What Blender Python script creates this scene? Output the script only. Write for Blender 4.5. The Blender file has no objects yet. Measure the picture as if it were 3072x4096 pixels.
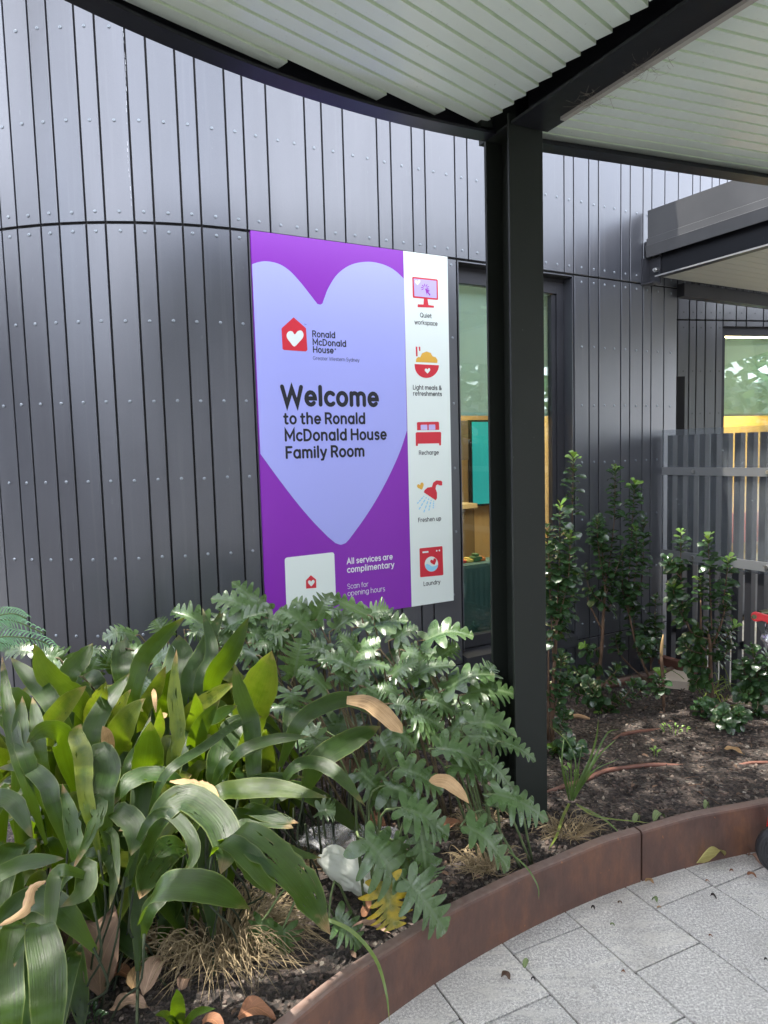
import bpy, bmesh, math, random
import numpy as np
from mathutils import Vector, Matrix, noise as mnoise
rng = random.Random(7)
SC = bpy.context.scene
COL = SC.collection
rad = math.radians

# ---------------------------------------------------------------- camera
H = 1.70                                   # lens height above the paving
FPX, PITCH, ROLL = 2808.0, rad(4.864), rad(1.528)   # focal length in pixels of a 3072 x 4096 frame
cam = bpy.data.cameras.new('camera')
cam_o = bpy.data.objects.new('camera', cam); COL.objects.link(cam_o); SC.camera = cam_o
cam.sensor_fit = 'VERTICAL'; cam.sensor_height = 36.0; cam.lens = FPX / 4096 * 36.0
cam.clip_start = 0.02; cam.clip_end = 500
fw = Vector((0, math.cos(PITCH), -math.sin(PITCH))); up0 = Vector((0, math.sin(PITCH), math.cos(PITCH))); rt0 = Vector((1, 0, 0))
rt = rt0 * math.cos(ROLL) - up0 * math.sin(ROLL); up = rt0 * math.sin(ROLL) + up0 * math.cos(ROLL)
M = Matrix((rt, up, -fw)).transposed().to_4x4(); M.translation = (0, 0, H); cam_o.matrix_world = M

# ---------------------------------------------------------------- daylight
SUN_DIR = Vector((-0.215, 0.035, 0.976)).normalized()      # towards the sun: high, a little to the left
CLOUD = 8.5
world = bpy.data.worlds.new('World'); SC.world = world; world.use_nodes = True
wn = world.node_tree.nodes; wl = world.node_tree.links
bg = wn['Background']; sky = wn.new('ShaderNodeTexSky'); sky.sky_type = 'NISHITA'; sky.sun_disc = False
sky.sun_elevation = math.asin(SUN_DIR.z); sky.sun_rotation = math.atan2(SUN_DIR.x, SUN_DIR.y)
sky.air_density = 1.0; sky.dust_density = 3.0; sky.ozone_density = 1.0
# broken bright cloud over the clear sky
tc_ = wn.new('ShaderNodeTexCoord'); mp_ = wn.new('ShaderNodeMapping'); mp_.inputs['Scale'].default_value = (1.0, 1.0, 2.4); mp_.inputs['Location'].default_value = (.3, .1, .0); wl.new(tc_.outputs['Generated'], mp_.inputs[0])
nz_ = wn.new('ShaderNodeTexNoise'); nz_.inputs['Scale'].default_value = 1.6; nz_.inputs['Detail'].default_value = 7; nz_.inputs['Roughness'].default_value = .58; wl.new(mp_.outputs[0], nz_.inputs['Vector'])
cr_ = wn.new('ShaderNodeValToRGB'); cr_.color_ramp.elements[0].position = .36; cr_.color_ramp.elements[1].position = .58; wl.new(nz_.outputs['Fac'], cr_.inputs[0])
mx_ = wn.new('ShaderNodeMix'); mx_.data_type = 'RGBA'; wl.new(cr_.outputs[0], mx_.inputs[0]); wl.new(sky.outputs[0], mx_.inputs[6]); mx_.inputs[7].default_value = (CLOUD * .98, CLOUD, CLOUD * 1.09, 1)
wl.new(mx_.outputs[2], bg.inputs[0]); bg.inputs[1].default_value = 0.12
sl = bpy.data.lights.new('sun', 'SUN'); sl.energy = 2.2; sl.angle = rad(0.55); sl.color = (1.0, 0.95, 0.86)
so = bpy.data.objects.new('sun', sl); COL.objects.link(so); so.rotation_euler = SUN_DIR.to_track_quat('Z', 'Y').to_euler()
SC.view_settings.view_transform = 'Standard'; SC.view_settings.look = 'None'
SC.view_settings.exposure = 2.55; SC.view_settings.gamma = 1.0
SC.render.resolution_x = 768; SC.render.resolution_y = 1024
SC.cycles.max_bounces = 10; SC.cycles.transparent_max_bounces = 16; SC.cycles.diffuse_bounces = 5

# ---------------------------------------------------------------- measuring helpers
def ray(x, y):                              # direction through a point of the 3072 x 4096 photograph
    xr = (x - 1536) / FPX; zr = (2048 - y) / FPX
    xc = xr * math.cos(ROLL) + zr * math.sin(ROLL); zc = -xr * math.sin(ROLL) + zr * math.cos(ROLL)
    return np.array([xc, math.cos(PITCH) + zc * math.sin(PITCH), zc * math.cos(PITCH) - math.sin(PITCH)])
CAMP = np.array([0, 0, H])
def at(x, y, Y): d = ray(x, y); return CAMP + d * (Y / d[1])
def onz(x, y, z): d = ray(x, y); return CAMP + d * ((z - H) / d[2])
# the clad wall in plan: a straight run that turns into a quarter round on the left
ANG, WD, SP, WR = rad(60.885), 3.45, 1.2086, 1.519
WT = np.array([math.sin(ANG), math.cos(ANG)]); WN = np.array([-WT[1], WT[0]])
WC = WT * SP + WN * (WD + WR)
def wp(s, z, off=0.0):                      # point on the wall face; off > 0 goes into the building
    if s >= SP: p = WT * s + WN * (WD + off)
    else:
        th = (s - SP) / WR
        p = WC + (WR - off) * (math.sin(th) * WT - math.cos(th) * WN)
    return np.array([p[0], p[1], z])
def wallsz(x, y):                           # pixel -> (s, z) on the straight run
    d = ray(x, y); k = WD / (d[0] * WN[0] + d[1] * WN[1]); P = CAMP + d * k
    return float(P[0] * WT[0] + P[1] * WT[1]), float(P[2])

# ---------------------------------------------------------------- object helpers
def link(o, parent=None):
    COL.objects.link(o)
    if parent: o.parent = parent
    return o
def tag(o, label=None, cat=None, group=None, kind=None):
    if label: o['label'] = label
    if cat: o['category'] = cat
    if group: o['group'] = group
    if kind: o['kind'] = kind
    return o
def empty(name, loc, label, cat, group=None):
    o = bpy.data.objects.new(name, None); o.empty_display_size = 0.1
    link(o); o.location = loc; tag(o, label, cat, group); return o

class MB:                                   # collects shapes, builds ONE mesh object
    def __init__(s): s.v = []; s.f = []; s.uv = []; s.t = []; s.mi = []; s.m = 0
    def add(s, vs, fs, uvs=None, t=(0.5, 0, 0, 1)):
        n = len(s.v); s.v.extend([tuple(map(float, v)) for v in vs])
        s.uv.extend(uvs if uvs is not None else [(0.5, 0.5)] * len(vs)); s.t.extend([t] * len(vs))
        for f in fs: s.f.append(tuple(i + n for i in f)); s.mi.append(s.m)
    def hexa(s, c):                         # 8 corners: bottom 4 then top 4
        s.add(c, [(0, 3, 2, 1), (4, 5, 6, 7), (0, 1, 5, 4), (1, 2, 6, 5), (2, 3, 7, 6), (3, 0, 4, 7)])
    def box(s, a, b):
        x0, y0, z0 = a; x1, y1, z1 = b
        s.hexa([(x0, y0, z0), (x1, y0, z0), (x1, y1, z0), (x0, y1, z0), (x0, y0, z1), (x1, y0, z1), (x1, y1, z1), (x0, y1, z1)])
    def obox(s, o, ax, ay, az):             # origin corner and three edge vectors
        o, ax, ay, az = map(np.array, (o, ax, ay, az))
        s.hexa([o, o + ax, o + ax + ay, o + ay, o + az, o + ax + az, o + ax + ay + az, o + ay + az])
    def wbox(s, s0, s1, z0, z1, o0, o1):    # box on the wall: o0 front, o1 back
        s.hexa([wp(s0, z0, o0), wp(s1, z0, o0), wp(s1, z0, o1), wp(s0, z0, o1), wp(s0, z1, o0), wp(s1, z1, o0), wp(s1, z1, o1), wp(s0, z1, o1)])
    def tube(s, pts, r, n=8, cap=True, t=(0.5, 0, 0, 1)):
        pts = [np.array(p, float) for p in pts]; k = len(pts)
        rs = r if hasattr(r, '__len__') else [r] * k
        vs = []; uvs = []; ref = None
        for i, p in enumerate(pts):
            d = pts[min(i + 1, k - 1)] - pts[max(i - 1, 0)]; d = d / (np.linalg.norm(d) + 1e-9)
            if ref is None: ref = np.array([0, 0, 1.]) if abs(d[2]) < .9 else np.array([1., 0, 0])
            a = np.cross(d, ref); a /= np.linalg.norm(a) + 1e-9; b = np.cross(a, d); ref = b
            for j in range(n):
                q = 2 * math.pi * j / n; vs.append(p + (a * math.cos(q) + b * math.sin(q)) * rs[i]); uvs.append((j / n, i / max(1, k - 1)))
        fs = [(i * n + j, i * n + (j + 1) % n, (i + 1) * n + (j + 1) % n, (i + 1) * n + j) for i in range(k - 1) for j in range(n)]
        if cap: fs += [tuple(range(n))[::-1], tuple((k - 1) * n + j for j in range(n))]
        s.add(vs, fs, uvs, t)
    def build(s, name, mats, parent=None, smooth=False, bevel=0.0):
        me = bpy.data.meshes.new(name); me.from_pydata(s.v, [], s.f)
        lv = np.empty(len(me.loops), int); me.loops.foreach_get('vertex_index', lv)
        ul = me.uv_layers.new(name='UVMap'); ul.data.foreach_set('uv', np.array(s.uv, float)[lv].ravel())
        ca = me.color_attributes.new('tint', 'FLOAT_COLOR', 'POINT'); ca.data.foreach_set('color', np.array(s.t, float).ravel())
        for m in (mats if isinstance(mats, (list, tuple)) else [mats]): me.materials.append(m)
        if any(s.mi): me.polygons.foreach_set('material_index', s.mi)
        if smooth: me.polygons.foreach_set('use_smooth', [True] * len(me.polygons))
        me.update(); me.validate()
        o = bpy.data.objects.new(name, me); link(o)
        if parent:
            o.parent = parent; o.matrix_parent_inverse = Matrix.Translation(-Vector(parent.location))
        if bevel:
            b = o.modifiers.new('bevel', 'BEVEL'); b.width = bevel; b.segments = 2; b.limit_method = 'ANGLE'
        return o

# ---------------------------------------------------------------- materials
def mat(name, col=(.5, .5, .5), rough=.5, metal=0.0, spec=.5, **kw):
    m = bpy.data.materials.new(name); m.use_nodes = True
    p = m.node_tree.nodes['Principled BSDF']
    p.inputs['Base Color'].default_value = (*col, 1); p.inputs['Roughness'].default_value = rough
    p.inputs['Metallic'].default_value = metal; p.inputs['Specular IOR Level'].default_value = spec
    for k, v in kw.items(): p.inputs[k].default_value = v
    return m
class NT:
    def __init__(s, m): s.m = m; s.n = m.node_tree.nodes; s.l = m.node_tree.links; s.p = s.n.get('Principled BSDF'); s.out = s.n['Material Output']
    def new(s, t, **kw):
        n = s.n.new(t)
        for k, v in kw.items(): setattr(n, k, v)
        return n
    def co(s, which='Object'):
        if not hasattr(s, '_c'): s._c = s.new('ShaderNodeTexCoord')
        return s._c.outputs[which]
    def map(s, v, scale): n = s.new('ShaderNodeMapping'); n.inputs['Scale'].default_value = scale; s.l.new(v, n.inputs[0]); return n.outputs[0]
    def noise(s, v, scale, detail=4, rough=.55, dist=0):
        n = s.new('ShaderNodeTexNoise'); n.inputs['Scale'].default_value = scale; n.inputs['Detail'].default_value = detail
        n.inputs['Roughness'].default_value = rough; n.inputs['Distortion'].default_value = dist; s.l.new(v, n.inputs['Vector']); return n.outputs['Fac']
    def vor(s, v, scale, out='Distance', feat='F1'):
        n = s.new('ShaderNodeTexVoronoi', feature=feat); n.inputs['Scale'].default_value = scale; s.l.new(v, n.inputs['Vector']); return n.outputs[out]
    def ramp(s, f, stops, interp='LINEAR'):
        n = s.new('ShaderNodeValToRGB'); e = n.color_ramp.elements; n.color_ramp.interpolation = interp
        while len(e) < len(stops): e.new(0.5)
        for el, (p, c) in zip(e, stops):
            el.position = p; el.color = (*c, 1) if hasattr(c, '__len__') else (c, c, c, 1)
        s.l.new(f, n.inputs[0]); return n.outputs[0]
    def val(s, x, sock):
        if hasattr(x, 'is_output'): s.l.new(x, sock)
        elif hasattr(x, '__len__'): sock.default_value = (*x, 1) if len(x) == 3 else x
        else: sock.default_value = x
    def mix(s, f, a, b, blend='MIX'):
        n = s.new('ShaderNodeMix', data_type='RGBA', blend_type=blend)
        s.val(f, n.inputs[0]); s.val(a, n.inputs[6]); s.val(b, n.inputs[7]); return n.outputs[2]
    def math(s, op, a, b=0.0):
        n = s.new('ShaderNodeMath', operation=op); s.val(a, n.inputs[0]); s.val(b, n.inputs[1]); return n.outputs[0]
    def bump(s, h, strength=.3, dist=.01, to=None):
        n = s.new('ShaderNodeBump'); n.inputs['Strength'].default_value = strength; n.inputs['Distance'].default_value = dist
        s.l.new(h, n.inputs['Height']); s.l.new(n.outputs[0], (to or s.p).inputs['Normal']); return n.outputs[0]
    def base(s, c): s.l.new(c, s.p.inputs['Base Color'])
    def rough(s, c): s.l.new(c, s.p.inputs['Roughness'])
    def sep(s, c): n = s.new('ShaderNodeSeparateColor'); s.l.new(c, n.inputs[0]); return n.outputs
    def sepv(s, c): n = s.new('ShaderNodeSeparateXYZ'); s.l.new(c, n.inputs[0]); return n.outputs
    def attr(s, name='tint'): n = s.new('ShaderNodeAttribute', attribute_name=name); return n.outputs['Color']

MT = {}
TREE_N, TREE_GAP = 9000, -.30
def M_clad(name, c0, c1):
    m = mat(name, c0, .42, spec=1.0); t = NT(m); o = t.co(); t.p.inputs['Coat Weight'].default_value = 1.0; t.p.inputs['Coat Roughness'].default_value = .37; t.p.inputs['Coat IOR'].default_value = 1.52; t.p.inputs['Specular Tint'].default_value = (.86, .90, 1, 1)
    n1 = t.noise(o, 3.0, 3); n2 = t.noise(t.map(o, (1, 1, .12)), 9, 5); n3 = t.noise(o, 420, 2)
    f = t.math('ADD', t.math('MULTIPLY', n1, .5), t.math('MULTIPLY', n2, .5))
    c = t.ramp(f, [(.3, c0), (.72, c1)])
    sp = t.ramp(t.noise(t.map(o, (1, 1, .25)), 60, 1), [(.76, 0), (.80, 1)])
    c = t.mix(t.math('MULTIPLY', sp, .10), c, (.35, .36, .38))
    c = t.mix(.18, c, t.ramp(n3, [(.3, (.02, .02, .02)), (.7, (.13, .13, .14))]))
    st_ = t.ramp(t.noise(t.map(o, (14, 14, .5)), 3, 4, .6), [(.56, 0), (.72, .35)]); c = t.mix(st_, c, (.075, .078, .085)); c = t.mix(t.math('MULTIPLY', t.sep(t.attr())[0], .30), c, (.062, .064, .07))
    t.base(c); t.rough(t.ramp(n2, [(.3, .28), (.7, .40)])); t.bump(n3, .10, .002); return m
MT['clad'] = M_clad('dark_cladding', (.019, .022, .031), (.031, .036, .047))
MT['clad_dark'] = M_clad('dark_cladding_recess', (.028, .029, .031), (.042, .042, .044))
MT['black'] = mat('black_cavity', (.008, .008, .009), .8)
MT['rivet'] = mat('rivet', (.24, .27, .30), .35, .3)
def M_steel(name, c, rough=.42):
    m = mat(name, c, rough, spec=.28); t = NT(m); o = t.co()
    n = t.noise(o, 5, 5); t.rough(t.ramp(n, [(.3, rough - .07), (.7, rough + .1)]))
    sp = t.ramp(t.noise(o, 90, 1), [(.78, 0), (.82, 1)])
    t.base(t.mix(t.math('MULTIPLY', sp, .25), t.mix(n, tuple(x * .8 for x in c), tuple(x * 1.2 for x in c)), (.2, .2, .2)))
    t.bump(t.noise(o, 150, 2), .05, .002); return m
MT['post'] = M_steel('dark_green_steel', (.015, .0185, .0155), .5)
MT['beam'] = M_steel('dark_blue_steel', (.010, .011, .014), .36)
MT['frame'] = M_steel('window_frame_metal', (.035, .036, .042), .4)
MT['fascia'] = M_steel('grey_flashing', (.085, .086, .09), .5)
MT['galv'] = mat('bolt_steel', (.6, .6, .58), .3, .9)
def M_slat():
    m = mat('pale_green_slats', (.52, .58, .50), .2); t = NT(m); o = t.co()
    n = t.noise(o, 2.2, 4); d = t.ramp(t.noise(o, 70, 2), [(.70, 0), (.78, 1)])
    c = t.ramp(n, [(.3, (.60, .68, .61)), (.7, (.67, .75, .68))])
    t.base(t.mix(t.math('MULTIPLY', d, .3), c, (.2, .2, .16))); t.rough(t.ramp(n, [(.3, .13), (.7, .24)]))
    t.bump(t.noise(o, 6, 2), .012, .01); return m
MT['slat'] = M_slat()
MT['groove'] = mat('slat_groove_bounce', (.60, .71, .54), .5)  # green bounce light on slat sides and grooves, put into the colour
def M_corten():
    m = mat('brown_steel_edging', (.1, .045, .03), .6); t = NT(m); o = t.co()
    a = t.noise(t.map(o, (1, 1, .45)), 7, 8, .65); b = t.noise(o, 45, 5); s = t.ramp(t.noise(o, 28, 3, .6), [(.70, 0), (.75, 1)])
    c = t.ramp(a, [(.28, (.046, .025, .020)), (.47, (.092, .044, .031)), (.60, (.14, .062, .036)), (.75, (.24, .10, .045))])
    c = t.mix(t.ramp(b, [(.35, .0), (.75, .35)]), c, (.15, .10, .08))
    c = t.mix(t.math('MULTIPLY', s, .7), c, (.30, .115, .04))
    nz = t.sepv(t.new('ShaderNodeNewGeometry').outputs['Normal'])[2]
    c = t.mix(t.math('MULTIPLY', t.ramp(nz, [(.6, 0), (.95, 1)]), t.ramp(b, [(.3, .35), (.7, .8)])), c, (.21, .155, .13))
    t.base(c); t.rough(t.ramp(b, [(.3, .5), (.7, .75)])); t.bump(b, .25, .004); return m
MT['corten'] = M_corten()
def M_pave():
    m = mat('grey_granite_paving', (.4, .4, .4), .6); t = NT(m); o = t.co(); rnd = t.sep(t.attr())
    off = t.new('ShaderNodeVectorMath', operation='ADD'); t.l.new(o, off.inputs[0])
    cmb = t.new('ShaderNodeCombineXYZ'); t.l.new(t.math('MULTIPLY', rnd[0], 37.0), cmb.inputs[0]); t.l.new(t.math('MULTIPLY', rnd[1], 23.0), cmb.inputs[1]); t.l.new(cmb.outputs[0], off.inputs[1])
    v = off.outputs[0]
    sp = t.noise(v, 120, 3, .75); sp2 = t.noise(v, 260, 2, .7); big = t.noise(v, 3.2, 4, .6)
    ve = t.noise(t.map(v, (2.0, 9.0, 1)), 1.6, 6, .6, 1.6)
    c = t.ramp(t.math('ADD', t.math('MULTIPLY', sp, .6), t.math('MULTIPLY', sp2, .4)), [(.38, (.16, .158, .152)), (.5, (.44, .43, .41)), (.62, (.88, .86, .80))])
    c = t.mix(t.math('MULTIPLY', t.ramp(ve, [(.53, 0), (.60, .8), (.65, 0)]), t.ramp(rnd[1], [(.3, .15), (.55, 1)])), c, (.62, .60, .54))
    c = t.mix(t.ramp(big, [(.45, 0), (.72, .45)]), c, (.20, .185, .165))
    c = t.mix(.22, c, t.ramp(rnd[2], [(0, (.36, .35, .335)), (1, (.80, .76, .69))]))
    st = t.ramp(t.noise(o, 9, 3), [(.66, 0), (.76, .55)]); c = t.mix(st, c, (.16, .14, .12))
    t.base(c); t.rough(t.ramp(sp, [(.3, .42), (.7, .72)])); t.bump(sp, .12, .003); return m
MT['pave'] = M_pave()
def M_soil():
    m = mat('garden_mulch', (.02, .016, .013), .9); t = NT(m); o = t.co()
    v = t.vor(o, 75, 'Color'); d = t.vor(o, 75); n = t.noise(o, 5, 5)
    g = t.sep(v)[0]
    c = t.ramp(g, [(.0, (.010, .009, .008)), (.5, (.042, .031, .026)), (.82, (.075, .055, .046)), (.95, (.12, .095, .08)), (1, (.20, .18, .15))])
    c = t.mix(t.ramp(n, [(.45, 0), (.7, .6)]), c, (.018, .014, .013)); t.base(c); t.bump(t.math('ADD', d, t.noise(o, 120, 3)), .9, .012); return m
MT['soil'] = M_soil()
def M_chip():
    m = mat('mulch_chip', (.05, .04, .03), .85); t = NT(m); r = t.sep(t.attr())
    t.base(t.ramp(r[0], [(0, (.018, .014, .012)), (.40, (.058, .042, .034)), (.72, (.12, .085, .068)), (.92, (.17, .135, .11)), (.975, (.20, .17, .14)), (1, (.38, .34, .29))])); return m
MT['chip'] = M_chip()
def M_conc():
    m = mat('pale_concrete', (.42, .41, .38), .8); t = NT(m); o = t.co()
    t.base(t.ramp(t.noise(o, 6, 6), [(.3, (.30, .29, .27)), (.7, (.48, .47, .44))])); return m
MT['conc'] = M_conc()
def flat(name, c, rough=.35): MT[name] = mat(name, c, rough)
flat('sign_purple', (.235, .020, .43), .38); flat('sign_lilac', (.37, .40, .86), .38); flat('sign_white', (.76, .84, .80), .38)
flat('sign_ink', (.008, .009, .016), .6); flat('sign_red', (.62, .025, .045), .38); flat('sign_yellow', (.74, .42, .06), .38)
flat('sign_blue', (.30, .66, .86), .38); flat('sign_violet', (.30, .03, .42), .38); flat('letter_white', (.80, .80, .84), .4)
def leafmat(name, dark, light, trans, stripe, rough=.3, vein=None, lat=0, tw=.30, holes=.0, spec=.5, YEL=(.20, .22, .02)):
    m = mat(name, dark, rough, spec=spec); t = NT(m); o = t.co(); uv = t.sepv(t.co('UV')); tn = t.sep(t.attr())
    cmb = t.new('ShaderNodeCombineXYZ'); t.l.new(t.math('MULTIPLY', uv[0], stripe), cmb.inputs[0]); t.l.new(t.math('MULTIPLY', uv[1], 2.0), cmb.inputs[1]); t.l.new(t.math('MULTIPLY', tn[0], 40.0), cmb.inputs[2])
    st = t.noise(cmb.outputs[0], 1.0, 3, .6)
    nz = t.noise(o, 26, 4)
    f = t.math('ADD', t.math('MULTIPLY', st, .6), t.math('MULTIPLY', nz, .4))
    c = t.ramp(f, [(.41, dark), (.56, light)])
    c = t.mix(t.ramp(t.noise(cmb.outputs[0], 2.3, 2, .5), [(.60, 0), (.68, .45)]), c, tuple(x * 2.2 for x in light))
    c = t.mix(t.math('MAXIMUM', t.math('MULTIPLY', t.math('SUBTRACT', tn[0], .5), .9), 0.0), c, tuple(x * 1.7 for x in light))
    c2 = t.mix(tn[0], trans, tuple(x * .75 for x in trans))
    if vein:
        mid = t.ramp(t.math('ABSOLUTE', t.math('SUBTRACT', uv[0], .5)), [(0, 1), (.022, .8), (.04, 0)])
        c = t.mix(mid, c, vein); c2 = t.mix(t.math('MULTIPLY', mid, .7), c2, vein)
        if lat:
            w = t.math('SINE', t.math('MULTIPLY', t.math('SUBTRACT', uv[1], 0), lat * 6.2832))
            c = t.mix(t.ramp(w, [(.965, 0), (1, .45)]), c, vein)
    # yellowing (tint.g) and browning (tint.b) of old blades
    yl = t.math('MULTIPLY', tn[1], t.ramp(t.math('ADD', nz, t.math('MULTIPLY', t.math('ABSOLUTE', t.math('SUBTRACT', uv[0], .5)), .5)), [(.42, .25), (.7, 1)]))
    c = t.mix(yl, c, YEL); c2 = t.mix(yl, c2, tuple(min(1, x * 1.7) for x in YEL))
    tip = t.ramp(t.math('ADD', uv[1], t.math('MULTIPLY', t.math('SUBTRACT', nz, .5), .25)), [(.90, 0), (.965, .85)])
    sp = t.ramp(t.noise(cmb.outputs[0], 2.6, 2, .5), [(.70, 0), (.74, .8)])
    br = t.math('MAXIMUM', t.math('MULTIPLY', tip, t.math('MULTIPLY', tn[2], 1.0)), t.math('MULTIPLY', sp, tn[2]))
    bc = t.ramp(st, [(.3, (.16, .075, .03)), (.7, (.50, .33, .17))])
    c = t.mix(br, c, bc); c2 = t.mix(br, c2, (.35, .2, .08))
    if holes:
        c = t.mix(t.ramp(t.math('ABSOLUTE', t.math('SUBTRACT', uv[0], .5)), [(.455, 0), (.495, .5)]), c, (.17, .20, .06))
    t.base(c); t.rough(t.ramp(nz, [(.3, rough - .06), (.7, rough + .12)])); t.bump(st, .28, .004)
    tr = t.new('ShaderNodeBsdfTranslucent'); t.l.new(c2, tr.inputs[0])
    mx = t.new('ShaderNodeMixShader'); mx.inputs[0].default_value = tw
    t.l.new(t.p.outputs[0], mx.inputs[1]); t.l.new(tr.outputs[0], mx.inputs[2]); res = mx.outputs[0]
    if holes:
        tp = t.new('ShaderNodeBsdfTransparent'); m2 = t.new('ShaderNodeMixShader')
        cm2 = t.new('ShaderNodeCombineXYZ'); t.l.new(t.math('MULTIPLY', uv[0], 9.0), cm2.inputs[0]); t.l.new(t.math('MULTIPLY', uv[1], 7.0), cm2.inputs[1]); t.l.new(t.math('MULTIPLY', tn[0], 71.0), cm2.inputs[2])
        hv = t.noise(cm2.outputs[0], 1.0, 3, .6); thr = t.math('SUBTRACT', .78, t.math('MULTIPLY', tn[2], holes))
        t.l.new(t.math('GREATER_THAN', hv, thr), m2.inputs[0]); t.l.new(res, m2.inputs[1]); t.l.new(tp.outputs[0], m2.inputs[2]); res = m2.outputs[0]
    t.l.new(res, t.out.inputs[0]); return m
MT['strap'] = leafmat('strap_leaf', (.005, .015, .003), (.019, .043, .008), (.34, .56, .008), 30, .36, holes=.175, tw=.22, spec=.26)
MT['lobed'] = leafmat('lobed_leaf', (.026, .056, .017), (.064, .112, .040), (.28, .46, .02), 5, .28, spec=.6, vein=(.11, .165, .075), lat=0, tw=.18, YEL=(.42, .30, .02))
MT['small'] = leafmat('small_leaf', (.016, .042, .018), (.040, .085, .034), (.22, .38, .04), 3, .20, spec=.7, vein=(.05, .11, .05), tw=.18)
MT['fresh'] = leafmat('fresh_leaf', (.12, .24, .04), (.20, .36, .07), (.40, .60, .06), 3, .3, vein=(.3, .45, .15), tw=.3)
MT['palm'] = leafmat('palm_leaf', (.12, .25, .14), (.19, .36, .22), (.3, .5, .12), 3, .4, tw=.2, spec=.3)
MT['blade'] = leafmat('grass_blade', (.05, .10, .03), (.10, .17, .05), (.3, .45, .05), 5, .35, tw=.2)
MT['dry'] = leafmat('dry_grass', (.13, .095, .052), (.27, .205, .115), (.2, .14, .06), 3, .7, tw=.15)
def M_dead(name, a, b, lat=1):
    m = mat(name, a, .75); t = NT(m); o = t.co(); uv = t.sepv(t.co('UV')); tn = t.sep(t.attr())
    n = t.noise(o, 22, 5); c = t.ramp(t.math('ADD', t.math('MULTIPLY', n, .7), t.math('MULTIPLY', tn[0], .3)), [(.3, a), (.7, b)])
    mid = t.ramp(t.math('ABSOLUTE', t.math('SUBTRACT', uv[0], .5)), [(0, 1), (.02, .7), (.035, 0)])
    w = t.math('SINE', t.math('MULTIPLY', t.math('SUBTRACT', uv[1], t.math('MULTIPLY', t.math('ABSOLUTE', t.math('SUBTRACT', uv[0], .5)), .5)), 50.0))
    vn = t.math('MAXIMUM', mid, t.math('MULTIPLY', t.ramp(w, [(.93, 0), (1, .6)]), float(lat)))
    if not lat:
        cb = t.new('ShaderNodeCombineXYZ'); t.l.new(t.math('MULTIPLY', uv[0], 24.0), cb.inputs[0]); t.l.new(t.math('MULTIPLY', uv[1], 1.5), cb.inputs[1]); vn = t.ramp(t.noise(cb.outputs[0], 1, 3), [(.4, 0), (.7, .7)]); c = t.mix(t.ramp(t.noise(o, 9, 3), [(.55, 0), (.68, .7)]), c, tuple(x * .4 for x in a))
    c = t.mix(t.math('MULTIPLY', vn, .55), c, tuple(min(1, x * 1.9) for x in b)); t.base(c); t.bump(t.math('ADD', n, vn), .35, .005)
    tr = t.new('ShaderNodeBsdfTranslucent'); t.l.new(c, tr.inputs[0]); mx = t.new('ShaderNodeMixShader'); mx.inputs[0].default_value = .15
    t.l.new(t.p.outputs[0], mx.inputs[1]); t.l.new(tr.outputs[0], mx.inputs[2]); t.l.new(mx.outputs[0], t.out.inputs[0]); return m
MT['dead_brown'] = M_dead('dead_leaf_brown', (.075, .042, .026), (.15, .092, .060))
MT['dead_tan'] = M_dead('dead_leaf_tan', (.24, .135, .055), (.47, .31, .16))
MT['dead_strap'] = M_dead('dead_strap_end', (.26, .15, .06), (.46, .31, .16), 0)
MT['dead_pink'] = M_dead('dead_leaf_pinkish', (.24, .14, .10), (.36, .24, .17))
MT['dead_orange'] = M_dead('dead_leaf_orange', (.16, .065, .03), (.28, .13, .065))
MT['dead_yellow'] = M_dead('fallen_leaf_yellow', (.26, .24, .07), (.40, .36, .13))
MT['dead_dark'] = M_dead('dead_leaf_dark', (.018, .015, .014), (.04, .03, .025))
MT['fall_green'] = M_dead('fallen_leaf_green', (.10, .15, .05), (.22, .27, .12))
def M_bark(name, a, b):
    m = mat(name, a, .85); t = NT(m); o = t.co(); n = t.noise(t.map(o, (1, 1, .3)), 60, 5); t.base(t.ramp(n, [(.3, a), (.7, b)])); t.bump(n, .5, .004); return m
MT['bark'] = M_bark('brown_bark', (.085, .048, .028), (.19, .115, .07)); MT['stalk'] = M_bark('green_stalk', (.055, .085, .03), (.12, .16, .06))
MT['stalk_red'] = M_bark('reddish_stalk', (.10, .075, .04), (.17, .13, .07)); MT['stalk_dark'] = M_bark('dark_stalk', (.016, .024, .012), (.035, .05, .02))
MT['pipe'] = mat('brown_pipe', (.15, .065, .045), .5)
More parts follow.
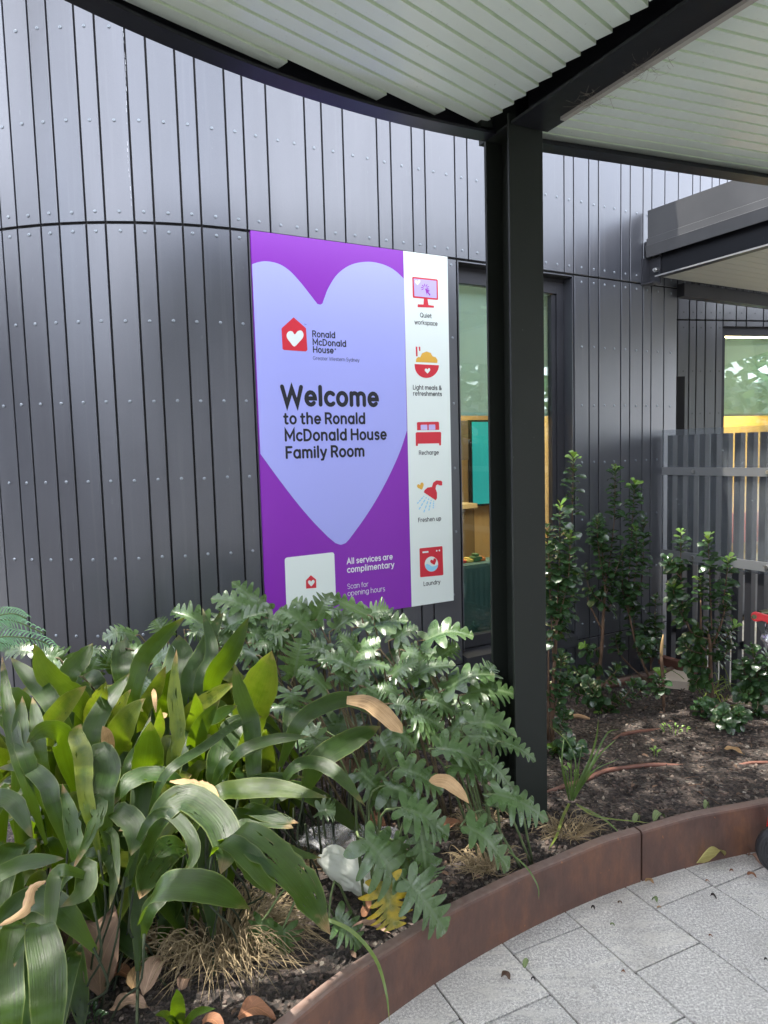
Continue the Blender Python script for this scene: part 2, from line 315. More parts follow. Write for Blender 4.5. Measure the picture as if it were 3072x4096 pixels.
# ---------------------------------------------------------------- ground, paving, planting bed
KC, KR = np.array([2.39, -.75]), 3.65      # centre and outer radius of the curved steel edging
def kerb_pt(a, r, z): return np.array([KC[0] + r * math.cos(a), KC[1] + r * math.sin(a), z])
b = MB(); b.box((-60, -60, -.30), (60, 60, -.06)); tag(b.build('ground', mat('worn_asphalt', (.20, .195, .185), .9)), kind='structure')
b = MB(); e1 = np.array([.9033, .4290]); e2 = np.array([.4290, -.9033])
for i in range(-9, 14):
    sh = [0.0, .24, .20, .05, .31, .15, .40][i % 7]
    if i == 0: sh = .0
    for j in range(-10, 10):
        u0, u1 = 1.017 + i * .2995, 1.017 + (i + 1) * .2995; base = {0: -1.65, 1: -1.40, 2: -1.60, 3: -1.80}.get(i, -1.65 + sh)
        v0 = base + j * .45; v1 = v0 + .45; cc = e1 * (u0 + u1) / 2 + e2 * (v0 + v1) / 2
        if np.hypot(*(cc - KC)) > KR + .30: continue
        g = .0035; z1 = rng.uniform(-.001, .001); P = []
        for (uu, vv) in ((u0 + g, v0 + g), (u1 - g, v0 + g), (u1 - g, v1 - g), (u0 + g, v1 - g)):
            q = e1 * uu + e2 * vv; P.append(q)
        ch = [(x, y, z1) for x, y in P]; lo = [(x, y, -.05) for x, y in P]
        # order anticlockwise seen from above
        b.add(lo + ch, [(4, 7, 6, 5), (0, 4, 5, 1), (1, 5, 6, 2), (2, 6, 7, 3), (3, 7, 4, 0)], None, (rng.random(), rng.random(), rng.random(), 1))
tag(b.build('paving', MT['pave']), kind='structure')
b = MB(); b.box((-6, -6, -.055), (8, 4, -.008)); tag(b.build('paving_bed', mat('joint_sand', (.035, .03, .026), .9)), kind='structure')
# paved yard behind the railing
b = MB(); b.hexa([(2.15, 5.1, -.05), (2.9, 3.7, -.05), (9, 6, -.05), (8, 12, -.05), (2.15, 5.1, .012), (2.9, 3.7, .012), (9, 6, .012), (8, 12, .012)])
tag(b.build('yard_paving', MT['conc']), kind='structure')

def soil_z(x, y):
    r = math.hypot(x - KC[0], y - KC[1]); s = x * WT[0] + y * WT[1]; d = WD - (x * WN[0] + y * WN[1])
    k = max(0, min(1, (r - KR) / 1.4)); z = .165 * (1 - k) + .075 * k
    z += .018 * mnoise.noise(Vector((x * 3.1, y * 3.1, 1))) + .007 * mnoise.noise(Vector((x * 13, y * 13, 5)))
    if r < KR + .12: z = min(z, .158 + .004 * mnoise.noise(Vector((x * 9, y * 9, 2))))
    return z
b = MB(); NR, NA = 70, 170; vs = []
for i in range(NR + 1):
    for j in range(NA + 1):
        a = rad(33 + 130 * j / NA); r = KR + .02 + (i / NR) ** 1.25 * 2.9
        p = kerb_pt(a, r, 0)
        # stop at the wall and at the railing
        vs.append((p[0], p[1], soil_z(p[0], p[1])))
fs = []
for i in range(NR):
    for j in range(NA):
        q = (i * (NA + 1) + j, (i + 1) * (NA + 1) + j, (i + 1) * (NA + 1) + j + 1, i * (NA + 1) + j + 1)
        cx = sum(vs[k][0] for k in q) / 4; cy = sum(vs[k][1] for k in q) / 4
        if cx * WT[0] + cy * WT[1] > 4.28: continue
        if cx * WN[0] + cy * WN[1] > WD + .06 and cx * WT[0] + cy * WT[1] > SP: continue
        fs.append(q)
b.add(vs, fs); o = b.build('garden_soil', MT['soil'], smooth=True); tag(o, kind='structure')
# bark chips and small stones over the bed (nobody could count them)
b = MB()
def chip(x, y, s):
    z = soil_z(x, y) + s * .12; a = rng.uniform(0, 6.28); L, W, T = s, s * rng.uniform(.45, .85), s * rng.uniform(.15, .4)
    ax = np.array([math.cos(a), math.sin(a), rng.uniform(-.45, .45)]) * L; ay = np.array([-math.sin(a), math.cos(a), rng.uniform(-.45, .45)]) * W
    c = np.array([x, y, z]); tz = np.array([0, 0, T])
    k = [rng.uniform(.6, 1.1) for _ in range(4)]
    top = [c + ax * .5 * k[0] + tz, c + ay * .5 * k[1] + tz, c - ax * .5 * k[2] + tz, c - ay * .5 * k[3] + tz]
    bot = [p - tz * 1.6 + (c - p) * -.2 for p in top]
    t = (rng.random() ** 1.25, 0, 0, 1)
    b.add(bot + top, [(4, 5, 6, 7), (0, 1, 5, 4), (1, 2, 6, 5), (2, 3, 7, 6), (3, 0, 4, 7)], None, t)
for _ in range(15000):
    a = rad(rng.uniform(62, 128)); r = KR + .05 + rng.random() ** .9 * 2.3; p = kerb_pt(a, r, 0)
    s = p[0] * WT[0] + p[1] * WT[1]
    if s > 4.2 or p[0] * WN[0] + p[1] * WN[1] > WD - .02: continue
    if p[1] < 1.2: continue
    chip(p[0], p[1], rng.choice((.006, .009, .011, .014, .018, .024)))
for _ in range(2500):
    a = rad(rng.uniform(115, 152)); r = KR + .05 + rng.random() * .8; p = kerb_pt(a, r, 0); chip(p[0], p[1], rng.choice((.007, .01, .013, .017)))
tag(b.build('mulch', MT['chip']), kind='stuff')

# steel edging: two curved lengths that meet in a joint
a_j = math.atan2(2.624 + .75, .964 - 2.39)
def edging(name, a0, a1, label):
    n = 220; b = MB(); vs = []; T = .042; hz = .205
    prof = [(0, -.06), (0, hz - .010), (.003, hz - .003), (.010, hz), (T - .004, hz), (T, hz - .006), (T, -.06)]
    for i in range(n + 1):
        a = a0 + (a1 - a0) * i / n
        wob = .0025 * math.sin(a * 23) + .002 * math.sin(a * 57)
        for dr, z in prof: vs.append(kerb_pt(a, KR + dr + (wob if z > 0 else 0), z + (.0015 * math.sin(a * 41) if z > .1 else 0)))
    k = len(prof); fs = [(i * k + j, i * k + j + 1, (i + 1) * k + j + 1, (i + 1) * k + j) for i in range(n) for j in range(k - 1)]
    fs += [tuple(range(k)), tuple(n * k + j for j in range(k))[::-1]]
    b.add(vs, fs); tag(b.build(name, MT['corten']), label, 'garden edging', 'rusty steel edging along the bed')
edging('garden_edging', a_j + .0012, rad(168), 'long curved rusty brown steel edging from the post to the bottom of the photo')
edging('garden_edging.001', rad(35), a_j - .0012, 'rusty brown steel edging right of the joint, running towards the black cart wheel')

# ---------------------------------------------------------------- the clad building
bld = empty('building', (1.2, 5.0, 0), 'dark grey clad building with a rounded left corner and rows of pale rivets', 'building')
SEAM_L = [.084, .21, .303, .432, .523, .656, .747, .876, .965, 1.102, 1.19]
left = [.084]
while left[0] > -2.0: left = [left[0] - (.09 if len(left) % 2 else .128)] + left
SEAMS_UP = left[:-1] + SEAM_L + [1.311, 1.517, 1.612, 1.734, 1.938, 2.024, 2.159, 2.245, 2.450, 2.538, 2.668, 2.872, 2.960, 3.083, 3.294, 3.375, 3.509, 3.596, 3.804, 3.893, 4.019, 4.106, 4.238, 4.378, 4.531, 4.614, 4.746, 4.83, 4.92, 5.05, 5.13, 5.26, 5.35, 5.48, 5.57, 5.70, 5.79, 5.92, 6.01, 6.14, 6.23]
Z = lambda z: z + H
ZS = Z(1.113)                               # the long horizontal joint
ROWS_UP = [Z(1.1636), Z(1.5774), Z(1.991), Z(2.405), Z(2.82)]
ROWS_LO = [Z(1.0742), Z(.6577), Z(.2759), Z(-.1049), Z(-.4864), Z(-.868), Z(-1.20)]
ROWS_BASE = [Z(-1.39), Z(-1.60)]
G = .0045
up_b, lo_b, ba_b, bk, rv = MB(), MB(), MB(), MB(), MB()
def rivet(s, z):
    c = wp(s, z, -.0002); nrm = wp(s, z, -.0102) - wp(s, z, -.0002); nrm /= np.linalg.norm(nrm)
    a = np.array([0, 0, 1.]); e = np.cross(nrm, a); vs = []; n = 10
    for rr, h in ((.0082, 0), (.0078, .0016), (.0048, .0034), (.0022, .0036), (.0018, .0022)):
        for j in range(n):
            q = 6.2832 * j / n; vs.append(c + (e * math.cos(q) + a * math.sin(q)) * rr + nrm * h)
    fs = [(i * n + j, i * n + (j + 1) % n, (i + 1) * n + (j + 1) % n, (i + 1) * n + j) for i in range(4) for j in range(n)] + [tuple(4 * n + j for j in range(n))]
    rv.add(vs, fs)
WIN = (2.450, 3.372)
TOPZ = 4.75
def wedge_panel(b, s0, s1, z0, z1):
    # thin board with chamfered edges
    c = .0016; o0, o1 = 0.0, .012
    A = [wp(s0 + G, z0, o1), wp(s1 - G, z0, o1), wp(s1 - G, z1, o1), wp(s0 + G, z1, o1)]
    B = [wp(s0 + G, z0, o0 + c), wp(s1 - G, z0, o0 + c), wp(s1 - G, z1, o0 + c), wp(s0 + G, z1, o0 + c)]
    D = [wp(s0 + G + c, z0 + c, o0), wp(s1 - G - c, z0 + c, o0), wp(s1 - G - c, z1 - c, o0), wp(s0 + G + c, z1 - c, o0)]
    fs = [(8, 9, 10, 11)]
    for i in range(4):
        j = (i + 1) % 4; fs += [(i, j, 4 + j, 4 + i), (4 + i, 4 + j, 8 + j, 8 + i)]
    b.add(A + B + D, fs, None, (rng.random(), 0, 0, 1))
def panel_rivets(s0, s1, rows):
    w = s1 - s0; cs = [(s0 + s1) / 2] if w < .16 else [s0 + .055, s1 - .062]
    for s in cs:
        for z in rows: rivet(s, z + rng.uniform(-.002, .002))
for s0, s1 in zip(SEAMS_UP, SEAMS_UP[1:]):
    wedge_panel(up_b, s0, s1, ZS + .006, TOPZ); panel_rivets(s0, s1, ROWS_UP[:3])
    if s1 <= 4.380 and not (s0 >= WIN[0] - .01 and s1 <= WIN[1] + .01):
        bot = Z(-1.305) if s0 > 1.9 else -.05
        wedge_panel(lo_b, s0, s1, bot + .005, ZS - .006)
        if not (1.15 < s0 < 2.36): panel_rivets(s0, s1, ROWS_LO)
        else: panel_rivets(s0, s1, ROWS_LO[-2:])
    if s0 > 1.9 and s1 <= 4.380:
        if WIN[0] - .01 <= s0 and s1 <= WIN[1] + .01: wedge_panel(ba_b, s0, s1, -.05, Z(-1.345))
        else: wedge_panel(ba_b, s0, s1, -.05, Z(-1.305) - .005)
        panel_rivets(s0, s1, ROWS_BASE[:1])
# the strip panel left of the window is cut narrower (beside the sign) : its own rivets
for z in ROWS_LO[:5]: rivet(2.412, z)
# return of the free end (right corner) and black backing behind the joints
for s0, s1 in zip(SEAMS_UP, SEAMS_UP[1:]):
    if s1 > 4.38 or s0 >= WIN[0] - .01 and s1 <= WIN[1] + .01: bk.wbox(s0, s1, ZS - .02, TOPZ, .0125, .16)
    else: bk.wbox(s0, s1, -.05, TOPZ, .0125, .16)
bk.wbox(WIN[0], WIN[1], -.05, Z(-1.35), .0125, .16)
bk.wbox(4.362, 4.374, -.05, ZS - .006, .012, 1.50)
up_o = up_b.build('upper_cladding', MT['clad'], bld); lo_o = lo_b.build('lower_cladding', MT['clad'], bld)
ba_b.build('base_cladding', MT['clad'], bld); bk.build('backing_wall', MT['black'], bld); tag(rv.build('rivets', MT['rivet'], bld, smooth=False), kind='stuff')
# white drip mark that runs down one upper board
b = MB()
for k in range(34):
    z0 = 2.86 + k * .030 + rng.uniform(0, .01); s = .648 - .006 * math.sin(k * .21) + rng.uniform(-.001, .001); wdt = rng.uniform(.0008, .0028)
    if rng.random() < .8: b.add([wp(s, z0, -.0006), wp(s + wdt, z0, -.0006), wp(s + wdt * rng.random(), z0 + rng.uniform(.012, .03), -.0006), wp(s, z0 + .02, -.0006)], [(0, 1, 2, 3)])
tag(b.build('drip_stain', mat('lime_stain', (.55, .57, .60), .7), bld), kind='stuff')
# roof edge and roof so no sky shows behind
b = MB()
for s0, s1 in zip(SEAMS_UP, SEAMS_UP[1:]): b.wbox(s0, s1, TOPZ, TOPZ + .09, -.03, .4)
b.build('roof_edge', MT['fascia'], bld)
b = MB(); P = [wp(s, 0, .3)[:2] for s in np.linspace(-2.0, 6.2, 40)]; far = [WN * 9 + WT * 6.2, WN * 9 - WT * 2.5]
ring = P + far; n = len(ring)
b.add([(x, y, TOPZ - .05) for x, y in ring], [tuple(range(n))]); b.build('roof', MT['fascia'], bld)

# ---- first window: deep reveal, frame, glass, sill
w0, w1 = WIN; zb, zt = Z(-1.235), ZS - .008
win = MB(); win.wbox(w0 + .006, w0 + .012, zb, zt, -.0, .13); win.wbox(w1 - .012, w1 - .006, zb, zt, .0, .13)
win.wbox(w0 + .013, w1 - .013, zt - .006, zt, .0, .13)
wo = win.build('window', MT['clad'], bld)
f = MB()
f.wbox(w0 + .013, w0 + .045, zb, zt - .007, .075, .125); f.wbox(w1 - .075, w1 - .013, zb, zt - .007, .075, .125)
f.wbox(w0 + .046, w1 - .076, Z(1.00), zt - .007, .075, .125); f.wbox(w0 + .046, w1 - .076, zb, Z(-1.165), .075, .125)
f.wbox(w1 - .110, w1 - .0755, Z(-1.16), Z(.995), .088, .125); f.wbox(w0 + .0455, w0 + .056, Z(-1.16), Z(.995), .088, .125)
f.build('frame', MT['frame'], wo)
MT['glass'] = bpy.data.materials.new('window_glass'); MT['glass'].use_nodes = True
t = NT(MT['glass']); t.n.remove(t.p); gl = t.new('ShaderNodeBsdfGlossy'); gl.inputs['Roughness'].default_value = .0; gl.inputs[0].default_value = (.9, .95, .93, 1)
tr = t.new('ShaderNodeBsdfTransparent'); tr.inputs[0].default_value = (.90, .95, .93, 1); fr = t.new('ShaderNodeFresnel'); fr.inputs[0].default_value = 1.55
mx = t.new('ShaderNodeMixShader'); t.l.new(t.math('MINIMUM', t.math('MULTIPLY', fr.outputs[0], .6), .95), mx.inputs[0]); t.l.new(tr.outputs[0], mx.inputs[1]); t.l.new(gl.outputs[0], mx.inputs[2]); t.l.new(mx.outputs[0], t.out.inputs[0])
g = MB(); g.wbox(w0 + .050, w1 - .105, Z(-1.164), Z(.999), .104, .110); g.build('glass', MT['glass'], wo)
s_ = MB(); s_.hexa([wp(w0 + .006, Z(-1.335), -.035), wp(w1 - .006, Z(-1.335), -.035), wp(w1 - .006, Z(-1.335), .14), wp(w0 + .006, Z(-1.335), .14),
                    wp(w0 + .006, Z(-1.262), -.035), wp(w1 - .006, Z(-1.262), -.035), wp(w1 - .006, Z(-1.236), .14), wp(w0 + .006, Z(-1.236), .14)])
s_.build('sill', MT['frame'], wo)

# ---- the recessed entrance wall to the right, further back
ra = rad(78.0); RT = np.array([math.sin(ra), math.cos(ra)]); RN = np.array([-RT[1], RT[0]])
RO = np.array([3.02, 6.72])                 # a point on that wall
def rwp(s, z, off=0.0): p = RO + RT * s + RN * off; return np.array([p[0], p[1], z])
def rsz(x, y):
    d = ray(x, y); k = (RO @ RN) / (d[:2] @ RN); P = CAMP + d * k; return float((P[:2] - RO) @ RT), float(P[2])
rec = empty('entrance_wall', tuple(rwp(0, 0)), 'shaded dark board wall set back behind the slatted railing, with a wide blind-covered window', 'wall')
def rbox(b, s0, s1, z0, z1, o0, o1): b.hexa([rwp(s0, z0, o0), rwp(s1, z0, o0), rwp(s1, z0, o1), rwp(s0, z0, o1), rwp(s0, z1, o0), rwp(s1, z1, o0), rwp(s1, z1, o1), rwp(s0, z1, o1)])
q = lambda x, y: rsz(1700 + x / 1.2092, 900 + y / 1.2092)
xs = [q(x, 600)[0] for x in (1221, 1277, 1312, 1355, 1407, 1440, 1503, 1552, 1634)]
while xs[-1] < 3.2: xs.append(xs[-1] + (.22 if len(xs) % 2 else .30))
while xs[0] > -1.3: xs.insert(0, xs[0] - .2)
zband = q(1350, 460)[1]; wx0 = q(1434, 600)[0]; wz1 = q(1500, 505)[1]; wzb = q(1500, 922)[1]
b = MB(); r2 = MB()
for s0, s1 in zip(xs, xs[1:]):
    rbox(b, s0 + .006, s1 - .006, zband + .008, 3.6, 0, .012)
    if s1 <= wx0 + .05: rbox(b, s0 + .006, s1 - .006, .0, zband - .008, 0, .012)
    else: rbox(b, s0 + .006, s1 - .006, .0, .40, 0, .012); rbox(b, s0 + .006, s1 - .006, wz1 + .03, zband - .008, 0, .012)
    for z in (zband + .07, zband - .07, q(1350, 707)[1], q(1350, 911)[1], .9, .4):
        if s1 <= wx0 + .05 or z > zband:
            c = rwp((s0 + s1) / 2, z, -.0005); rr = .008; r2.add([c + np.array([RT[0] * rr * math.cos(k), RT[1] * rr * math.cos(k), rr * math.sin(k)]) - np.array([*RN, 0]) * .002 for k in np.linspace(0, 5.5, 8)], [tuple(range(8))])
b.build('boards', MT['clad_dark'], rec); tag(r2.build('rivets', MT['fascia'], rec), kind='stuff')
b = MB(); rbox(b, -1.4, wx0, 0, 3.6, .013, .12); rbox(b, wx0, 3.2, wz1 + .02, 3.6, .013, .12); rbox(b, wx0, 3.2, 0, .41, .013, .12); b.build('backing', MT['black'], rec)
b = MB(); rbox(b, wx0, 3.2, .41, .45, -.01, .09); ro = b.build('window', MT['frame'], rec)
b = MB(); rbox(b, wx0, wx0 + .06, .46, wz1 + .02, .03, .09); rbox(b, wx0 + .061, 3.2, wz1 - .05, wz1 + .02, .03, .09); rbox(b, wx0 + 1.5, wx0 + 1.56, .46, wz1 - .051, .03, .09); b.build('frame', MT['frame'], ro)
b = MB(); rbox(b, wx0 + .05, 3.2, .455, wz1, .055, .061); b.build('glass', MT['glass'], ro)
# sliding-door jamb in the corner of the recess
b = MB(); b.box((2.19, 5.25, .0), (2.25, 6.55, 2.2)); b.build('door_jamb', MT['black'], rec)
# ---------------------------------------------------------------- rooms seen through the windows
room = MB()
def rm(b, s0, s1, z0, z1, o0, o1): b.wbox(s0, s1, z0, z1, o0, o1)
inner = empty('family_room', tuple(wp(2.9, 0, 1.2)), 'warm lit room interior with a beige wall seen through the tall window beside the post', 'room')
MT['warm'] = mat('warm_wall', (.58, .43, .24), .7); MT['ceil'] = mat('room_ceiling', (.7, .66, .58), .8)
b = MB(); rm(b, 2.0, 6.1, .0, 2.9, 2.6, 2.7); rm(b, 2.0, 2.08, 0, 2.9, .17, 2.59); rm(b, 4.25, 4.33, 0, 2.9, .17, 1.5); rm(b, 6.02, 6.1, 0, 2.9, 1.56, 2.59); rm(b, 4.33, 6.1, 0, 2.9, 1.50, 1.55); b.build('room_wall', MT['warm'], inner)
b = MB(); rm(b, 2.0, 4.33, 2.91, 2.97, .17, 1.5); rm(b, 2.0, 6.1, 2.91, 2.97, 1.501, 2.7); b.build('ceiling', MT['ceil'], inner)
b = MB(); rm(b, 2.0, 4.33, -.05, .0, .17, 1.5); rm(b, 2.0, 6.1, -.05, .0, 1.501, 2.7); b.build('floor', mat('room_floor', (.25, .2, .15), .5), inner)
MT['lamp'] = bpy.data.materials.new('lit_panel'); MT['lamp'].use_nodes = True
t = NT(MT['lamp']); t.p.inputs['Emission Color'].default_value = (1, .80, .50, 1); t.p.inputs['Emission Strength'].default_value = 4.5; t.p.inputs['Base Color'].default_value = (.8, .7, .5, 1)
b = MB(); rm(b, 2.5, 3.7, 2.885, 2.905, .7, 1.9); tag(b.build('ceiling_light', MT['lamp']), 'lit warm ceiling light panel inside the family room', 'ceiling light')
MT['blind'] = mat('green_grey_blind', (.54, .63, .63), .8); t = NT(MT['blind']); trb = t.new('ShaderNodeBsdfTranslucent'); trb.inputs[0].default_value = (.52, .66, .64, 1)
mx = t.new('ShaderNodeMixShader'); mx.inputs[0].default_value = .35; t.l.new(t.p.outputs[0], mx.inputs[1]); t.l.new(trb.outputs[0], mx.inputs[2]); t.l.new(mx.outputs[0], t.out.inputs[0])
bl = empty('roller_blind', tuple(wp(2.9, Z(.22), .16)), 'green grey roller blind half drawn behind the window next to the welcome sign', 'blind', 'roller blinds')
b = MB(); b.wbox(2.47, 3.32, Z(.236), Z(1.02), .160, .163); b.build('fabric', MT['blind'], bl)
b = MB(); b.wbox(2.47, 3.32, Z(.214), Z(.235), .152, .170); b.build('bottom_rail', mat('blind_rail', (.42, .62, .58), .5), bl)
# screen on the inner wall, partly hidden by the post: teal picture only
sc = empty('wall_screen', tuple(wp(3.1, 1.5, 2.5)), 'wall mounted teal screen with thin black frame glowing inside the room', 'screen')
def onoff(x, y, off):                       # pixel -> (s, z) on a plane parallel to the wall, off metres inside
    d = ray(x, y); k = (WD + off) / (d[0] * WN[0] + d[1] * WN[1]); P = CAMP + d * k; return float(P[0] * WT[0] + P[1] * WT[1]), float(P[2])
sa, za = onoff(1881, 1680, 2.5); _, zc = onoff(1884, 2026, 2.5)
b = MB(); b.wbox(sa, sa + 1.25, zc, za, 2.50, 2.55); b.build('case', MT['black'], sc)
MT['teal'] = mat('teal_picture', (.02, .25, .28), .3); t = NT(MT['teal']); t.p.inputs['Emission Color'].default_value = (.02, .42, .46, 1); t.p.inputs['Emission Strength'].default_value = .10
b = MB(); b.wbox(sa + .018, sa + 1.23, zc + .02, za - .02, 2.492, 2.499); b.build('display', MT['teal'], sc)
# kitchen unit at the left of the view inside
s1, z1 = onoff(1855, 2100, 2.3)
kt = empty('kitchen_unit', tuple(wp(s1 - .3, 0, 2.3)), 'dark kitchen cupboards with a self-glowing cream splashback at the left inside the room', 'cupboard')
_, zk1 = onoff(1840, 1840, 2.3); _, zk2 = onoff(1840, 1975, 2.3); _, zk3 = onoff(1840, 2010, 2.3); _, zk0 = onoff(1840, 1685, 2.3)
b = MB(); b.wbox(s1 - .9, s1, zk1, zk0, 2.20, 2.5); b.build('upper_cupboard', mat('cupboard_grey', (.10, .085, .07), .6), kt)
b = MB(); b.wbox(s1 - .9, s1, 0.05, zk3 - .05, 2.12, 2.5); b.build('lower_cupboard', mat('cupboard_brown', (.16, .12, .07), .6), kt)
b = MB(); b.wbox(s1 - .9, s1 + .01, zk3 - .045, zk3, 2.08, 2.5); b.build('bench_top', mat('bench_cream', (.5, .42, .28), .5), kt)
b = MB(); b.wbox(s1 - .9, s1, zk3 + .002, zk1 - .002, 2.47, 2.5); b.build('splashback', mat('splash_cream_glow', (.72, .6, .36), .5, **{'Emission Color': (1, .8, .45, 1), 'Emission Strength': .25}), kt)  # emission gives the splashback its lit look
b = MB(); b.wbox(s1 - .155, s1 - .07, zk3 + .16, zk3 + .27, 2.455, 2.469); b.build('red_switch', MT['sign_red'], kt)
# sofa back right behind the glass, toys along it
sf = empty('sofa', tuple(wp(2.9, 0, .6)), 'dark teal sofa back just behind the window glass', 'sofa')
zs = onoff(1870, 2258, .35)[1]
b = MB(); b.wbox(2.42, 3.5, .10, zs, .35, .55); b.build('backrest', mat('sofa_teal', (.030, .085, .095), .8), sf, bevel=.03)
b = MB(); b.wbox(2.42, 3.5, .10, .45, .56, 1.1); b.build('seat', mat('sofa_teal_seat', (.030, .085, .095), .8), sf, bevel=.03)
for (x0, x1, y0, y1, c, nm, lab, cat) in ((1842, 1860, 2238, 2258, (.45, .02, .02), 'toy_block', 'small red toy lying on the sofa back inside the window', 'toy'),
                                        (1862, 1888, 2234, 2256, (.55, .45, .12), 'toy_truck', 'small yellow toy truck on the sofa back', 'toy truck'),
                                        (1892, 1924, 2217, 2252, (.03, .12, .05), 'toy_box', 'dark green toy box on the sofa back', 'toy box'),
                                        (1914, 1937, 2230, 2252, (.55, .16, .04), 'toy_figure', 'orange toy on the sofa back nearest the post', 'toy')):
    a0, zz0 = onoff(x0, y1, .42); a1, zz1 = onoff(x1, y0, .42); b = MB()
    b.wbox(a0, a1, zs + .001, zs + .001 + (zz1 - zz0) * .62, .40, .47); b.wbox(a0 + (a1 - a0) * .2, a1 - (a1 - a0) * .3, zs + .002 + (zz1 - zz0) * .62, zs + (zz1 - zz0), .41, .46)
    tag(b.build(nm, mat(nm + '_paint', c, .4), None, bevel=.006), lab, cat, 'toys on the sofa back')
# room behind the entrance window
er = empty('entrance_room', tuple(rwp(1, 0, 1)), 'yellow lit room behind the far right blind covered window', 'room')
b = MB(); rbox(b, -.2, 4.2, 0, 3, 2.4, 2.5); rbox(b, -.3, -.2, 0, 3, .13, 2.5); rbox(b, 4.2, 4.3, 0, 3, .13, 2.5); b.build('room_wall', mat('yellow_wall', (.60, .40, .13), .7), er)
b = MB(); rbox(b, -.2, 4.2, 2.9, 2.95, .13, 2.5); b.build('ceiling', MT['ceil'], er)
b = MB(); rbox(b, -.2, 4.2, .35, .75, 2.30, 2.39); b.build('red_dado', mat('red_dado', (.35, .06, .04), .6), er)
b = MB(); rbox(b, -.2, 4.2, -.02, .0, .13, 2.5); b.build('floor', mat('entrance_floor', (.2, .15, .1), .5), er)
b = MB(); rbox(b, .3, 2.6, 2.87, 2.895, .5, 2.0); tag(b.build('ceiling_light', MT['lamp']), 'lit warm ceiling light panel inside the entrance room', 'ceiling light')
b2_ = empty('roller_blind', tuple(rwp(1, wzb, .12)), 'grey green roller blind half drawn behind the far right window', 'blind', 'roller blinds')
b = MB(); rbox(b, wx0 + .065, 3.1, wzb + .022, wz1 - .06, .12, .123); b.build('fabric', MT['blind'], b2_)
b = MB(); rbox(b, wx0 + .065, 3.1, wzb, wzb + .021, .112, .131); b.build('bottom_rail', mat('blind_rail_grey', (.45, .5, .46), .5), b2_)

# ---------------------------------------------------------------- the welcome sign (flat print on a board)
sgn = empty('welcome_sign', tuple(wp(1.79, Z(.1), -.02)), 'large purple sign with lilac heart and white icon strip on the dark wall', 'sign')
SO = -.018
b = MB(); b.wbox(1.198, 2.0775, Z(-.897), Z(1.112), SO, -.004); b.build('purple_board', MT['sign_purple'], sgn)
b = MB(); b.wbox(2.0785, 2.374, Z(-.897), Z(1.112), SO, -.004); strip = b.build('white_strip', MT['sign_white'], sgn)
K3 = 1.3827
def C3(x, y): return wallsz(900 + x / K3, 900 + y / K3)
def smooth_closed(P, n=6):
    P = [np.array(p) for p in P]; out = []; k = len(P)
    for i in range(k):
        a, b_, c, d = P[i - 1], P[i], P[(i + 1) % k], P[(i + 2) % k]
        for j in range(n):
            u = j / n; out.append(.5 * ((2 * b_) + (c - a) * u + (2 * a - 5 * b_ + 4 * c - d) * u * u + (3 * b_ - a - 3 * c + d) * u ** 3))
    return out
def poly(name, pts, m, lay, parent, px=True, smooth=False):
    P = [C3(*p) for p in pts] if px else [(s, z) for s, z in pts]
    if smooth: P = smooth_closed(P)
    bm = bmesh.new(); off = SO - .0005 * lay
    vs = [bm.verts.new(wp(s, Z(z) if not px else z, off)) for s, z in P]
    for i in range(len(vs)): bm.edges.new((vs[i], vs[(i + 1) % len(vs)]))
    bmesh.ops.triangle_fill(bm, edges=bm.edges, use_beauty=True)
    nrm = Vector((*(-WN), 0))
    for f_ in bm.faces:
        f_.normal_update()
        if f_.normal.dot(nrm) < 0: f_.normal_flip()
    me = bpy.data.meshes.new(name); bm.to_mesh(me); bm.free(); me.materials.append(m)
    o = bpy.data.objects.new(name, me); link(o)
    if parent: o.parent = parent; o.matrix_parent_inverse = Matrix.Translation(-Vector(parent.location))
    return o
def spline(P, n=8):                          # open catmull-rom through pixel points
    P = [np.array(p, float) for p in P]; P = [2 * P[0] - P[1]] + P + [2 * P[-1] - P[-2]]; out = []
    for i in range(1, len(P) - 2):
        a, b_, c, d = P[i - 1:i + 3]
        for j in range(n):
            u = j / n; out.append(.5 * ((2 * b_) + (c - a) * u + (2 * a - 5 * b_ + 4 * c - d) * u * u + (3 * b_ - a - 3 * c + d) * u ** 3))
    return out + [P[-2]]
heart = spline([(143, 222), (180, 210), (225, 206), (290, 220), (350, 258), (410, 322), (460, 385), (495, 430)]) + spline([(503, 440), (519, 444), (531, 438)], 4) + \
    spline([(540, 412), (565, 350), (615, 275), (690, 224), (780, 208), (860, 221), (925, 252), (980, 301)]) + \
    spline([(997, 1138), (960, 1250), (900, 1385), (830, 1515), (760, 1625), (680, 1735)]) + spline([(660, 1757), (632, 1766), (602, 1757)], 4) + \
    spline([(560, 1722), (480, 1640), (390, 1535), (290, 1405), (189, 1266)])
hs = poly('heart', [tuple(p) for p in heart], MT['sign_lilac'], 1, sgn)
lg = poly('house_logo', [(372, 514), (440, 574), (448, 694), (440, 702), (318, 694), (311, 688), (305, 578), (308, 572)], MT['sign_red'], 2, sgn)
HEART = [(0, -1), (-.5, -.55), (-.93, -.02), (-.98, .45), (-.72, .78), (-.35, .78), (-.02, .45), (.3, .85), (.72, .95), (1.0, .6), (.95, .1), (.55, -.45)]
def heart_at(cx, cy, r, m, lay, parent, rot=0.0, name='heart'):
    c, s_ = math.cos(rot), math.sin(rot)
    return poly(name, [(cx + r * (x * c - y * s_), cy - r * (x * s_ + y * c) * 1.0) for x, y in HEART], m, lay, parent, smooth=True)
heart_at(378, 629, 46, MT['sign_white'], 3, lg, -.06)
